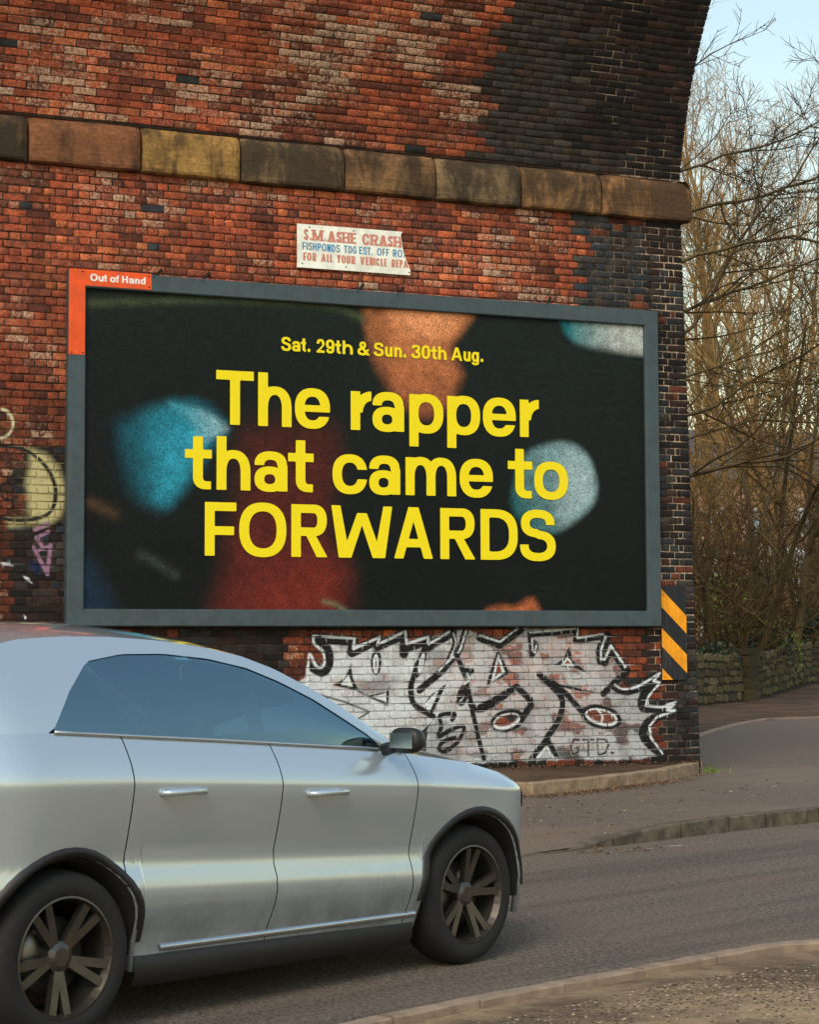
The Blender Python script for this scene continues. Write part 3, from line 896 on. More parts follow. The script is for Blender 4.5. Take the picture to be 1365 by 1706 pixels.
PL[:, 0, 2] = .055; PL[:, 1, 2] = .096; PL[:, 2, 2] = .105
mb = MB(); mb.grid(PL); tag(mb.build('lane', M_lane, smooth=True), kind='structure')
vb = resample([np.array([p[0]+.35, p[1]+.6, 0.0]) for p in sw], 40)
va = resample(ve, 40)
PV = np.stack([va*(1-k/8)+vb*(k/8) for k in range(9)], 1)
PV[..., 2] = .114+.018*sstep(0, .2, np.linspace(0, 1, 9))[None, :]+(lane_z(PV[..., 0], PV[..., 1])-.10)+(fbm(PV[..., 0], PV[..., 1], 3)-.5)*.03
mb = MB(); mb.grid(PV); tag(mb.build('dirt_verge', M_soil, smooth=True), kind='structure')
# thin stone edging between lane and verge
def kerb_run(root, name, line, widths, heights, mat, side, joint=.008, z0=-.05, bev=.012):
    """one stone between each pair of neighbouring points"""
    out = []
    for i in range(len(line)-1):
        a, b = np.array(line[i]), np.array(line[i+1])
        d = (b-a)[:2]; L = np.linalg.norm(d); d = d/L
        n = np.array([-d[1], d[0]])*side
        aa, bb = a[:2]+d*joint/2, b[:2]-d*joint/2
        m = max(2, int(L/.12))
        prof = lambda h: [(0.0, z0), (0.0, h-bev), (bev*.4, h-bev*.35), (bev, h), (widths-bev, h), (widths, h-bev), (widths, z0)]
        P = []
        for k in range(m+1):
            u = k/m; h = heights[i]*(1-u)+heights[i+1]*u
            base = a[2]*(1-u)+b[2]*u
            c = aa*(1-u)+bb*u
            P.append([(c[0]+n[0]*q+random.uniform(-.003, .003), c[1]+n[1]*q+random.uniform(-.003, .003), base+zz+(random.uniform(-.003, .003) if zz > 0 else 0)) for q, zz in prof(h)])
        mb = MB(); mb.grid(np.array(P)); mm = 7
        mb.f.append(tuple(range(mm))); mb.f.append(tuple(range(len(mb.v)-1, len(mb.v)-1-mm, -1)))
        out.append(mb.build(name, mat, root))
    return out
kroot = empty('far_kerb', (0, 0, 0)); tag(kroot, kind='structure')
kerb_run(kroot, 'kerb_stone', far[1:]+far_right[:3], .135, [.016, .07, .118, .12, .12, .12, .12, .12, .12, .12], M_kerbdark, 1, .022)
lft = resample(far_left[2:]+far[:2], 11)
kerb_run(kroot, 'kerb_stone', list(lft), .135, [.014]*11, M_kerbdark, 1)
nroot = empty('near_kerb', (0, 0, 0)); tag(nroot, kind='structure')
npath = resample(near[2:-2], 17)
kerb_run(nroot, 'edging_stone', list(npath), .085, [.022]*17, M_edging, -1, .012, bev=.008)
lroot = empty('lane_kerb', (0, 0, 0)); tag(lroot, kind='structure')
kerb_run(lroot, 'edging_stone', [np.array([p[0], p[1], .09]) for p in resample(ve[1:-1], 11)], .12, [.05]*11, M_edging, 1, .01)
# raised strip at the wall's foot: curved kerb and soil
wk_px = [(800, 1335), (890, 1327), (963, 1320), (1050, 1310), (1110, 1302), (1150, 1294), (1172, 1288)]
wk = [gpx(*p, ZP) for p in wk_px]
wleft = [wall_to_world(t, .62, ZP) for t in (-2.4, -1.2, 0.0, 1.2, 2.4)]
cpt = wall_to_world(7.06, -.15, ZP)
wkall = wleft+[wk[1], wk[2], wk[3], wk[4], wk[5], wk[6], cpt, wall_to_world(7.02, -.75, ZP)]
wroot = empty('wall_kerb', (0, 0, 0)); tag(wroot, kind='structure')
idx = [0, 1, 2, 3, 4, 5, 6, 7, 8, 10, 11, 12]
kerb_run(wroot, 'kerb_stone', [wkall[i] for i in idx], .13, [.125]*12, M_kerb, 1, .014)
sa = [np.array([p[0], p[1], .215]) for p in resample(wkall, 50)]
dk = np.array([-.05, .09, 0])
sa = [p+dk for p in sa]
sb = resample([wall_to_world(t, -.02, .235) for t in (-2.4, 0, 2.4, 4.2, 5.4, 6.3, 6.9)]+[wall_to_world(6.9, -.7, .235)], 50)
o = strip('soil_strip', sa, sb, M_soil, 5, noise=.03); tag(o, kind='structure')
# near verge: gravelly dirt in front
nv = [np.array([p[0], p[1], .012]) for p in resample(near, 60)]
outer = [np.array([p[0]+9, p[1]-14, .05]) for p in resample(near, 60)]
PN = np.stack([np.array(nv)*(1-(k/40)**1.8)+np.array(outer)*(k/40)**1.8 for k in range(41)], 1)
off = np.linspace(0, 1, 41)[None, :]
PN[..., 0] += .058*(off == 0)*0
nn = np.array([.68, -.73])
PN[..., :2] += nn*.084
PN[..., 2] = -.018+.05*sstep(0, .30, off)+(fbm(PN[..., 0]*2.2, PN[..., 1]*2.2, 29)-.45)*.05*sstep(0, .12, off)
mb = MB(); mb.grid(PN); verge_o = tag(mb.build('verge', M_verge, smooth=True), kind='structure')

for o in list(col.objects):                      # sheets face up
    if o.type == 'MESH' and o.get('kind') == 'structure' and sum(p.normal.z for p in o.data.polygons) < 0: o.data.flip_normals()
# ------------------------------------------------------------------ drawn lettering: strokes -> outlines -> flat meshes
def bar(x0, y0, x1, y1, w):
    def f(X, Y):
        dx, dy = x1-x0, y1-y0; L = math.hypot(dx, dy); ux, uy = dx/L, dy/L
        a = (X-(x0+x1)/2)*ux+(Y-(y0+y1)/2)*uy; b = -(X-(x0+x1)/2)*uy+(Y-(y0+y1)/2)*ux
        return np.maximum(np.abs(a)-L/2, np.abs(b)-w/2)
    return f
def par(pts):                                    # filled polygon
    return lambda X, Y: poly_sd(X, Y, pts)
def ellf(cx, cy, rx, ry, e=2.35):
    def f(X, Y):
        k = (np.abs((X-cx)/rx)**e+np.abs((Y-cy)/ry)**e+1e-9)**(1/e)
        return (k-1)*min(rx, ry)
    return f
def ring(cx, cy, rx, ry, w, h, e=2.35):
    o, i = ellf(cx, cy, rx, ry, e), ellf(cx, cy, max(rx-w, .01), max(ry-h, .01), e)
    return lambda X, Y: np.maximum(o(X, Y), -i(X, Y))
def half(a, b, c): return lambda X, Y: a*X+b*Y-c       # keeps a x + b y < c
def inter(*f): return lambda X, Y: np.maximum.reduce([g(X, Y) for g in f])
def union(*f): return lambda X, Y: np.minimum.reduce([g(X, Y) for g in f])
def minus(f, *g): return lambda X, Y: np.maximum(f(X, Y), -np.minimum.reduce([q(X, Y) for q in g]))
XH = .735
def glyph(ch, W, w, h):
    """shape of a letter in cap heights: W wide, stems w, bars h"""
    c, r = W/2, W/2
    B = lambda x0, y0, x1, y1: par([(x0, y0), (x1, y0), (x1, y1), (x0, y1)])
    def arch_n(x0, x1, top):
        ry = min((x1-x0)*.62, top*.7)
        return union(inter(ring((x0+x1)/2, top-ry, (x1-x0)/2, ry+.012, w, h), half(0, -1, -(top-ry))), B(x1-w, 0, x1, top-ry+.01))
    def bowl(x0, x1, top=XH, bot=0.0):
        return ring((x0+x1)/2, (top+bot)/2, (x1-x0)/2, (top-bot)/2+.014, w, h)
    if ch == 'T': return union(B(0, 1-h*1.08, W, 1), B(c-w/2, 0, c+w/2, 1))
    if ch == 'h': return union(B(0, 0, w, 1), arch_n(0, W, XH))
    if ch == 'n': return union(B(0, 0, w, XH), arch_n(0, W, XH))
    if ch == 'm':
        q = (W+w)/2
        return union(B(0, 0, w, XH), arch_n(0, q, XH), arch_n(q-w, W, XH))
    if ch == 'u':
        f = arch_n(0, W, XH); return union(lambda X, Y: f(W-X, XH-Y), B(W-w, 0, W, XH))
    if ch == 'o': return bowl(0, W)
    if ch == 'c': return minus(bowl(0, W), B(c, XH*.375, W+.1, XH*.625))
    if ch == 'e':
        m = XH*.50
        return union(minus(bowl(0, W), B(c, m-h*.40-.085, W+.1, m-h*.40)), B(w*.5, m-h*.40, W-w*.5, m+h*.40))
    if ch == 'a':
        tp = inter(ring(c*.98, XH-XH*.33, r*.98, XH*.33+.014, w, h), half(0, -1, -(XH*.66)))
        bw_ = inter(ring(W*.46, .225, W*.46, .235+.004, w, h*.92), half(1, 0, W-w*.5))
        return union(tp, B(W-w, 0, W, XH*.67), bw_)
    if ch == 'r':
        f = inter(ring(W+.05, XH-.40, W+.05-w*.30, .412, w*.98, h*1.12, 2.2), half(1, 0, W), half(0, -1, -(XH-.40)))
        return union(B(0, 0, w, XH), f)
    if ch == 'p': return union(B(0, -.27, w, XH), bowl(0, W))
    if ch == 'd': return union(B(W-w, 0, W, 1), bowl(0, W))
    if ch == 'g':
        d = inter(ring(c, -.02, r, .25, w, h*.9), half(0, 1, -.02), )
        return union(bowl(0, W), B(W-w, -.02, W, XH), minus(d, B(-.1, -.02-.02, c*.7, .1)))
    if ch == 't':
        s0 = W*.30
        hook = inter(ring(s0+.26, .24, .26, .24, w, h*.95), half(1, 0, s0+.26), half(0, 1, .24))
        return union(B(s0, .23, s0+w, .98), B(0, XH-h*1.02, W, XH), hook, B(s0+.25, 0, W*.97, h*.95))
    if ch == 'f':
        s0 = W*.25
        hook = inter(ring(s0+.24, 1-.24, .24, .245, w, h), half(1, 0, s0+.24), half(0, -1, -.76))
        return union(B(s0, 0, s0+w, .77), B(0, XH-h, W*.92, XH), hook, B(s0+.22, 1-h, W, 1.0))
    if ch == '.': return ellf(c, w*.6, W/2, w*.6, 2.0)
    if ch == 'F': return union(B(0, 0, w, 1), B(0, 1-h, W, 1), B(0, .47-h*.5, W*.93, .47+h*.5))
    if ch == 'E': return union(B(0, 0, w, 1), B(0, 1-h, W, 1), B(0, .51-h*.5, W*.9, .51+h*.5), B(0, 0, W, h))
    if ch == 'L': return union(B(0, 0, w, 1), B(0, 0, W, h))
    if ch == 'I': return B(c-w/2, 0, c+w/2, 1)
    if ch == 'H': return union(B(0, 0, w, 1), B(W-w, 0, W, 1), B(0, .5-h/2, W, .5+h/2))
    if ch == 'O': return ring(c, .5, r, .514, w*1.02, h*1.02)
    if ch == '0': return ring(c, .5, r, .514, w, h)
    if ch == 'C': return minus(ring(c, .5, r, .514, w, h), B(c, .36, W+.1, .64))
    if ch == 'G': return union(minus(ring(c, .5, r, .514, w, h), B(c, .5, W+.1, .66)), B(c, .5-h*.5, W-.005, .5+h*.5), B(W-w, .1, W, .5))
    if ch == 'D': return inter(union(B(0, 0, w, 1), inter(ring(c*.72, .5, W-c*.72, .5, w, h, 2.6), half(-1, 0, -w*.5)), B(w*.5, 0, c*.75, h), B(w*.5, 1-h, c*.75, 1)), half(-1, 0, 0))
    if ch in 'RP':
        b = union(inter(ring(W*.60, .70, W*.38, .302, w, h), half(-1, 0, -W*.58)), B(0, 1-h, W*.62, 1), B(0, .40, W*.62, .40+h))
        f = union(B(0, 0, w, 1), b)
        if ch == 'R': f = union(f, par([(W*.40, .42), (W*.40+w*.95, .44), (W, 0), (W-w*1.14, 0)]))
        return f
    if ch == 'A':
        s = w*1.02
        return union(par([(0, 0), (s, 0), (c+s*.42, 1), (c-s*.55, 1)]), par([(W, 0), (W-s, 0), (c-s*.42, 1), (c+s*.55, 1)]), B(W*.22, .22, W*.78, .22+h))
    if ch == 'V':
        s = w*1.02
        return union(par([(0, 1), (s, 1), (c+s*.42, 0), (c-s*.55, 0)]), par([(W, 1), (W-s, 1), (c-s*.42, 0), (c+s*.55, 0)]))
    if ch == 'Y':
        s = w*1.05
        return union(par([(0, 1), (s, 1), (c+w/2, .42), (c-w/2, .42)]), par([(W, 1), (W-s, 1), (c-w/2, .42), (c+w/2, .42)]), B(c-w/2, 0, c+w/2, .45))
    if ch == 'U':
        return union(inter(ring(c, .34, r, .354, w, h), half(0, 1, .34)), B(0, .33, w, 1), B(W-w, .33, W, 1))
    if ch == 'N': return union(B(0, 0, w, 1), B(W-w, 0, W, 1), par([(0, 1), (w*1.1, 1), (W, 0), (W-w*1.1, 0)]))
    if ch == 'M': return union(B(0, 0, w, 1), B(W-w, 0, W, 1), par([(0, 1), (w*1.1, 1), (c+w*.4, .05), (c-w*.4, .05)]), par([(W, 1), (W-w*1.1, 1), (c-w*.4, .05), (c+w*.4, .05)]))
    if ch == 'W':
        s = w*1.0
        return union(par([(0, 1), (s*.97, 1), (W*.305, 0), (W*.12, 0)]), par([(W, 1), (W-s*.97, 1), (W*.695, 0), (W*.88, 0)]),
                     par([(W*.16, 0), (W*.325, 0), (W*.565, .86), (W*.42, .86)]), par([(W*.84, 0), (W*.675, 0), (W*.435, .86), (W*.58, .86)]))
    if ch == 'S':
        ry1, ry2 = .268, .294
        a = ring(c, 1-ry1+.006, r*.94, ry1+.008, w, h); b = ring(c, ry2-.006, r, ry2+.008, w, h)
        a = minus(a, B(c, .2, W+.2, 1-ry1-.02)); b = minus(b, B(-.2, ry2+.02, c, .8))
        mid = par([(c-.06, 1-2*ry1+h*.98), (c-.06, 1-2*ry1-.01), (c+.06, 2*ry2-h*.98-.005), (c+.06, 2*ry2+.005)])
        return union(a, b, mid)
    if ch == '3':
        a = minus(ring(c, .74, r*.94, .27, w, h), B(-.2, .48, c*.9, .72)); b = minus(ring(c, .285, r, .298, w, h), B(-.2, .32, c*.9, .6))
        return union(a, b)
    if ch == '2':
        a = minus(ring(c, .68, r, .332, w, h), B(-.2, .2, c, .68), B(-.2, .2, W+.2, .52))
        return union(inter(ring(c, .68, r, .332, w, h), half(0, -1, -.66)), par([(W-w*1.0, .67), (W, .67), (W*.93, .53), (w*1.2, h*.9), (0, h*.9), (0, h*.6), (W*.72, .56)]), B(0, 0, W, h))
    if ch == '9':
        return union(ring(c, .665, r, .349, w, h), inter(ring(c, .34, r, .354, w, h), half(0, 1, .30), lambda X, Y: np.maximum(-(X-w*.2), -1)), par([(W-w, .30), (W, .30), (W, .68), (W-w, .68)]))
    if ch == '&':
        return union(ring(W*.42, .755, W*.27, .26, w*.95, h*.95), minus(ring(W*.39, .275, W*.39, .288, w, h), B(W*.45, .30, W, .7)),
                     par([(W*.16, .66), (W*.16+w*1.15, .70), (W, 0), (W-w*1.25, 0)]), par([(W*.62, .20), (W*.72, .12), (W*.95, .46), (W*.78, .46)]))
    return B(0, 0, W, 1)
SLAB = {'S': [], 'M': [(0, 0), (1, 0), (0, 1), (1, 1)], 'A': [(0, 0), (1, 0)], 'H': [(0, 0), (1, 0), (0, 1), (1, 1)], 'E': [(0, 0), (0, 1)], 'R': [(0, 0), (1, 0), (0, 1)], 'C': []}
def outline_mesh(f, x0, x1, y0, y1, d):
    """marching squares: flat polygons covering f < 0"""
    nx, ny = int((x1-x0)/d)+2, int((y1-y0)/d)+2
    xs, ys = x0-d*.5+np.arange(nx+1)*d, y0-d*.5+np.arange(ny+1)*d
    X, Y = np.meshgrid(xs, ys)
    D = f(X, Y)
    D = np.where(np.abs(D) < 1e-7, 1e-7, D)
    V, Fc, key = [], [], {}
    def vid(k, p):
        if k not in key: key[k] = len(V); V.append(p)
        return key[k]
    ins = D < 0
    full = ins[:-1, :-1] & ins[:-1, 1:] & ins[1:, 1:] & ins[1:, :-1]
    anyv = ins[:-1, :-1] | ins[:-1, 1:] | ins[1:, 1:] | ins[1:, :-1]
    for j in range(ny):
        i = 0
        while i < nx:
            if full[j, i]:
                e = i
                while e < nx and full[j, e]: e += 1
                Fc.append((vid(('c', i, j), (xs[i], ys[j])), vid(('c', e, j), (xs[e], ys[j])), vid(('c', e, j+1), (xs[e], ys[j+1])), vid(('c', i, j+1), (xs[i], ys[j+1]))))
                i = e; continue
            if anyv[j, i]:
                cs = [(i, j), (i+1, j), (i+1, j+1), (i, j+1)]
                poly = []
                for q in range(4):
                    a, b = cs[q], cs[(q+1) % 4]
                    da, db = D[a[1], a[0]], D[b[1], b[0]]
                    if da < 0: poly.append(vid(('c',)+a, (xs[a[0]], ys[a[1]])))
                    if (da < 0) != (db < 0):
                        u = da/(da-db); k = ('e',)+(min(a, b)+max(a, b))
                        poly.append(vid(k, (xs[a[0]]+(xs[b[0]]-xs[a[0]])*u, ys[a[1]]+(ys[b[1]]-ys[a[1]])*u)))
                if len(poly) >= 3: Fc.append(tuple(poly))
            i += 1
    return V, Fc
def letters(name, items, mat, parent, y, cap, base, stem, barh, slab=False, res=46, clip=None, skew=None):
    """items: (letter, left, right) in metres on the thing; y: depth of the sheet; one mesh for each letter"""
    for ch, l, r in items:
        mb = MB()
        W = (r-l)/cap
        f = glyph(ch, W, stem, barh)
        if slab:
            ex = []
            for (a, b) in SLAB.get(ch, []):
                cx = stem/2 if a == 0 else W-stem/2
                ex.append(par([(cx-stem*.95, b*(1-.13)), (cx+stem*.95, b*(1-.13)), (cx+stem*.95, b*(1-.13)+.13), (cx-stem*.95, b*(1-.13)+.13)]))
            if ex: f = union(f, *ex)
        if clip is not None:
            g0 = f; f = lambda X, Y, g0=g0, l=l: np.maximum(g0(X, Y), clip(l+X*cap, base+Y*cap)/cap)
        V, Fc = outline_mesh(f, -.12, W+.12, -.36, 1.06, 1.0/res)
        mb.add([(l+x*cap, y, base+v*cap) for x, v in V], Fc)
        if mb.f: mb.build(name, mat, parent)

# ------------------------------------------------------------------ billboard
def board_mats():
    t = NT('poster_print')
    c, a = t.attr('col')
    g = t.noise(75, 3, .85); g2 = t.noise(11, 5, .6)
    k = t.math('MULTIPLY', t.maprange(g, .36, .64, .55, 1.5), t.maprange(g2, .3, .7, .88, 1.1))
    sc = t.n.new('ShaderNodeVectorMath'); sc.operation = 'SCALE'
    t.l.new(c, sc.inputs[0]); t.l.new(k, sc.inputs['Scale'])
    scr = t.maprange(t.noise(30, 6, .8), .705, .73)
    t.base(t.mix(t.math('MULTIPLY', scr, .30), sc.outputs[0], lin(120, 124, 120)), .68, 0, .2)
    cr = t.n.new('ShaderNodeMapping'); cr.inputs['Scale'].default_value = (5, 5, 3); t.l.new(t.coord(), cr.inputs[0])
    t.bump(t.math('ADD', t.noise(2.2, 6, .7, vec=cr.outputs[0], dist=1.5), t.math('MULTIPLY', t.noise(34, 4, .6), .25)), .55, .008)
    return t.m
M_poster = board_mats()
def ink(name, c, wear=.12, rough=.6):
    t = NT(name)
    n = t.noise(40, 5, .7)
    t.base(t.mix(t.math('MULTIPLY', t.maprange(n, .45, .75), wear), c, lin(120, 104, 40) if c[2] < .1 else lin(120, 110, 100)), rough, 0, .35)
    cr = t.n.new('ShaderNodeMapping'); cr.inputs['Scale'].default_value = (5, 5, 3); t.l.new(t.coord(), cr.inputs[0])
    t.bump(t.noise(2.2, 6, .7, vec=cr.outputs[0], dist=1.5), .2, .006)
    return t.m
M_yellow = ink('yellow_ink', lin(246, 224, 8), .10)
def painted_metal(name, c, rough=.5, wear=.5, drip=.35):
    t = NT(name)
    n = t.noise(7, 6, .65); sp = t.maprange(t.noise(60, 5, .75), .69, .72)
    st = t.n.new('ShaderNodeMapping'); st.inputs['Scale'].default_value = (18, 18, 1.2); t.l.new(t.coord(), st.inputs[0])
    dr = t.maprange(t.noise(1.5, 5, .65, vec=st.outputs[0]), .45, .75)
    mul = t.n.new('ShaderNodeVectorMath'); mul.operation = 'SCALE'; mul.inputs[0].default_value = c
    t.l.new(t.maprange(n, .3, .7, .82, 1.16), mul.inputs['Scale'])
    a = t.mix(t.math('MULTIPLY', dr, drip), mul.outputs[0], lin(88, 84, 74))
    a = t.mix(t.math('MULTIPLY', sp, wear), a, lin(170, 160, 146))
    t.base(a, t.maprange(n, .3, .7, rough-.08, rough+.14), 0, .45)
    t.bump(t.noise(16, 5, .6), .12, .004)
    return t.m
M_frame = painted_metal('slate_grey_paint', lin(62, 77, 83))
M_orange = painted_metal('orange_plate', lin(236, 84, 12), .45, .35)
M_signwhite = painted_metal('white_enamel', lin(242, 243, 230), .4, .2, .12)
M_black = mat_simple('black_metal', lin(26, 25, 24), .6, .3)
M_inkwhite = mat_simple('white_ink', lin(236, 232, 226), .55, 0, .05)

BT, BZ, BW, BH = 0.0, BOARD[2], 6.43, 3.39
FR = .167
board = wall_root('billboard', BT, BZ)
tag(board, 'large grey-framed billboard with yellow slogan lettering on a dark blurred poster', 'billboard')
# mitred rails: (outer rectangle, inner rectangle), front face at y=-.12, poster at y=-.07
def rail(name, pts):
    """pts: 4 points (x, z) counter-clockwise; slightly crowned face"""
    mb = MB()
    yf, yb = -.120, -.004
    cx, cz = sum(p[0] for p in pts)/4, sum(p[1] for p in pts)/4
    outer, inner = pts[:2], pts[2:]
    v = [(x, yb, z) for x, z in pts]+[(x, yf+.012, z) for x, z in pts]
    ins = [(x+(cx-x)*0, z) for x, z in pts]
    def towards(p, q, d):
        L = math.hypot(q[0]-p[0], q[1]-p[1]); return (p[0]+(q[0]-p[0])*d/L, p[1]+(q[1]-p[1])*d/L)
    o0, o1, i1, i0 = pts
    a0, a1 = towards(o0, i0, .016), towards(o1, i1, .016)
    b0, b1 = towards(i0, o0, .016), towards(i1, o1, .016)
    v += [(p[0], yf, p[1]) for p in (a0, a1, b1, b0)]
    f = [(i, (i+1) % 4, 4+(i+1) % 4, 4+i) for i in range(4)]+[(4+i, 4+(i+1) % 4, 8+(i+1) % 4, 8+i) for i in range(4)]+[(8, 9, 10, 11), (3, 2, 1, 0)]
    mb.add(v, f)
    return mb.build(name, M_frame, board)
g = .0015
rail('frame_rail', [(0, 0), (BW, 0), (BW-FR, FR), (FR, FR)])
rail('frame_rail', [(BW, g), (BW, BH-g), (BW-FR, BH-FR-g), (BW-FR, FR+g)])
rail('frame_rail', [(BW, BH), (0, BH), (FR, BH-FR), (BW-FR, BH-FR)])
rail('frame_rail', [(0, BH-g), (0, g), (FR, FR+g), (FR, BH-FR-g)])
mb = MB(); mb.box(.05, BW-.05, -.052, -.01, .05, BH-.05); mb.build('backing_board', M_black, board)
for px in (265, 345, 603, 670, 917, 985):        # fixing spikes along the top
    t = wpx(px, 448+(px-115)*.0712, .1)[0]-BT
    mb = MB(); mb.tube([(t-.06, -.112, BH-.03), (t+.035, -.05, BH+.07), (t+.055, .02, BH+.09)], [.015, .014, .012], 6)
    mb.build('fixing_bracket', M_black, board)
# poster picture: soft blurred shapes, colours at the points of the sheet
PYD = -.075
def pxp(x, y): 
    a, b = wpx(x, y, -PYD); return (a-BT, b-BZ)
PX = lambda L: [pxp(*p) for p in L]
def poster_colour(X, Z):
    out = np.zeros(X.shape+(3,))
    n0 = fbm(X*.8, Z*.8, 55)
    base = np.array(lin(21, 31, 27)); low = np.array(lin(12, 16, 14))
    k = np.clip(sstep(.2, 3.2, Z)*.8+(n0-.5)*.8, 0, 1)[..., None]
    out[:] = low*(1-k)+base*k
    def blob(poly, c, soft, amt=1.0, wob=.12, seed=1, c2=None, d=None):
        P = PX(poly); P = smooth_line(P+[P[0]], 3)[:-1]
        w = (fbm(X*2.2, Z*2.2, seed)-.5)*wob*2+(fbm(X*14, Z*14, seed+5)-.5)*wob*.22
        s = poly_sd(X, Z, P)+w
        soft = soft*1.35; a = (sstep(soft, -soft, s)*amt*.94)[..., None]
        cc = np.array(c)*np.ones(3)
        if c2 is not None:
            q0, q1 = pxp(*d[0]), pxp(*d[1])
            L = (q1[0]-q0[0])**2+(q1[1]-q0[1])**2
            u = np.clip(((X-q0[0])*(q1[0]-q0[0])+(Z-q0[1])*(q1[1]-q0[1]))/L, 0, 1)[..., None]
            cc = np.array(c)*(1-u)+np.array(c2)*u
        mott = (.66+.68*fbm(X*11, Z*11, seed+9))[..., None]
        out[:] = out*(1-a)+cc*mott*a
    blob([(400, 722), (440, 705), (500, 700), (552, 712), (560, 780), (545, 860), (552, 920), (574, 955), (560, 1005), (540, 1035), (370, 1035), (378, 930), (392, 830), (398, 770)], lin(66, 28, 22), .17, .95, .05, 3, lin(98, 34, 25), ((440, 700), (500, 1000)))
    blob([(440, 960), (520, 930), (568, 940), (560, 1035), (420, 1035)], lin(122, 42, 28), .20, .5, .06, 31)
    blob([(178, 700), (230, 690), (290, 678), (345, 690), (372, 716), (350, 742), (325, 782), (305, 815), (285, 838), (262, 844), (225, 832), (185, 800)], lin(8, 26, 32), .10, 1.0, .07, 7, lin(38, 138, 162), ((190, 770), (310, 750)))
    blob([(280, 671), (312, 676), (340, 684), (362, 698), (380, 716), (352, 730), (330, 748), (318, 742), (322, 712), (300, 690)], lin(70, 158, 178), .035, .8, .015, 8, lin(146, 176, 182), ((310, 720), (378, 712)))
    blob([(262, 730), (322, 722), (330, 748), (300, 800), (278, 830), (262, 822)], lin(44, 150, 176), .10, .7, .03, 9)
    blob([(606, 500), (782, 500), (774, 540), (752, 575), (758, 600), (770, 622), (762, 645), (738, 684), (700, 694), (668, 668), (645, 635), (628, 600), (612, 550)], lin(204, 126, 76), .07, .95, .025, 11, lin(142, 80, 52), ((690, 540), (700, 690)))
    blob([(650, 500), (765, 500), (755, 545), (720, 560), (670, 548)], lin(232, 158, 112), .12, .65, .03, 12)
    blob([(606, 500), (640, 500), (650, 600), (640, 640), (618, 570)], lin(70, 40, 28), .10, .55, .03, 18)
    blob([(858, 800), (868, 768), (890, 748), (925, 738), (955, 741), (976, 756), (988, 782), (994, 812), (988, 838), (965, 862), (930, 884), (895, 886), (868, 868), (852, 835)], lin(36, 96, 98), .045, .95, .012, 13, lin(132, 166, 170), ((860, 850), (965, 790)))
    blob([(945, 752), (978, 768), (988, 810), (975, 845), (935, 872), (930, 820), (938, 780)], lin(168, 188, 192), .07, .5, .03, 14)
    blob([(932, 525), (1100, 525), (1100, 586), (1060, 588), (1010, 582), (965, 572), (944, 555)], lin(24, 120, 130), .045, .95, .015, 15, lin(178, 184, 178), ((945, 550), (1030, 560)))
    blob([(805, 1035), (812, 1016), (835, 1008), (860, 1010), (888, 998), (895, 1035)], lin(176, 98, 58), .04, .9, .02, 16)
    blob([(110, 925), (150, 938), (176, 980), (182, 1035), (110, 1035)], lin(24, 50, 74), .13, .8, .04, 17)
    def streak(pts, w, c, amt):
        P = [np.array(pxp(*p)) for p in pts]; P = smooth_line(P)
        d = np.full(X.shape, 9.)
        for i in range(len(P)-1): d = np.minimum(d, seg_d(X, Z, P[i], P[i+1]))
        a = (np.exp(-(d/w)**2)*amt*(.5+fbm(X*6, Z*6, 70)))[..., None]
        out[:] = out*(1-a)+np.array(c)*a
    streak([(150, 505), (330, 500), (480, 503), (560, 512), (605, 532)], .045, lin(74, 84, 56), .55)
    streak([(150, 838), (190, 856)], .06, lin(90, 64, 44), .5)
    streak([(235, 925), (262, 938), (292, 958)], .05, lin(84, 98, 98), .22)
    streak([(540, 1002), (560, 1008), (582, 1022)], .03, lin(120, 124, 92), .5)
    streak([(770, 620), (762, 650)], .03, lin(40, 20, 16), .3)
    return out
px0, px1, pz0, pz1 = FR-.03, BW-FR+.03, FR-.03, BH-FR+.03
NS = 6
for i in range(NS):
    a, b = px0+(px1-px0)*i/NS, px0+(px1-px0)*(i+1)/NS+(.012 if i < NS-1 else 0)
    nx, nz = int((b-a)/.011), int((pz1-pz0)/.011)
    X, Z = np.meshgrid(np.linspace(a, b, nx+1), np.linspace(pz0, pz1, nz+1))
    c = poster_colour(X, Z)
    rip = (fbm(X*7, Z*2.2, 88)-.5)*.004+sstep(4.3, 5.2, X)*(fbm(X*6, Z*26, 89, 2)-.5)*sstep(.45, .62, fbm(X*1.5, Z*1.2, 90))*.016
    Y = PYD-.0009*(i % 2)+rip*.5
    P = np.stack([X, Y, Z], -1).reshape(-1, 3)
    idx = np.arange((nx+1)*(nz+1)).reshape(nz+1, nx+1)
    f = np.stack([idx[:-1, :-1], idx[:-1, 1:], idx[1:, 1:], idx[1:, :-1]], -1).reshape(-1, 4)
    mesh('poster_sheet', P, f, M_poster, board, True, {'col': np.concatenate([c.reshape(-1, 3), np.ones((len(P), 1))], 1)})
# lettering: letter edges measured on the photograph
LY = PYD-.0085
G = lambda x, y: pxp(340+x/2.2016, 540+y/2.2016)
H = lambda x, y: pxp(290+x/2.0373, 720+y/2.0373)
def line_items(conv, text, ext, yl, yr, xl, xr):
    out = []
    for ch, (a, b) in zip(text, ext):
        ym = lambda x: yl+(yr-yl)*(x-xl)/(xr-xl)
        out.append((ch, conv(a, ym(a))[0], conv(b, ym(b))[0]))
    return out
L0 = [(282, 318), (322, 352), (354, 373), (378, 389), (412, 441), (446, 477), (479, 501), (507, 545), (562, 608), (622, 658), (663, 690), (697, 725), (730, 741), (760, 793), (797, 829), (831, 854), (858, 889), (906, 947), (951, 977), (981, 1008), (1013, 1024)]
it0 = line_items(G, 'Sat.29th&Sun.30thAug.', L0, 75, 110, 290, 930)
b0, c0 = G(300, 98)[1], G(300, 48)[1]-G(300, 98)[1]
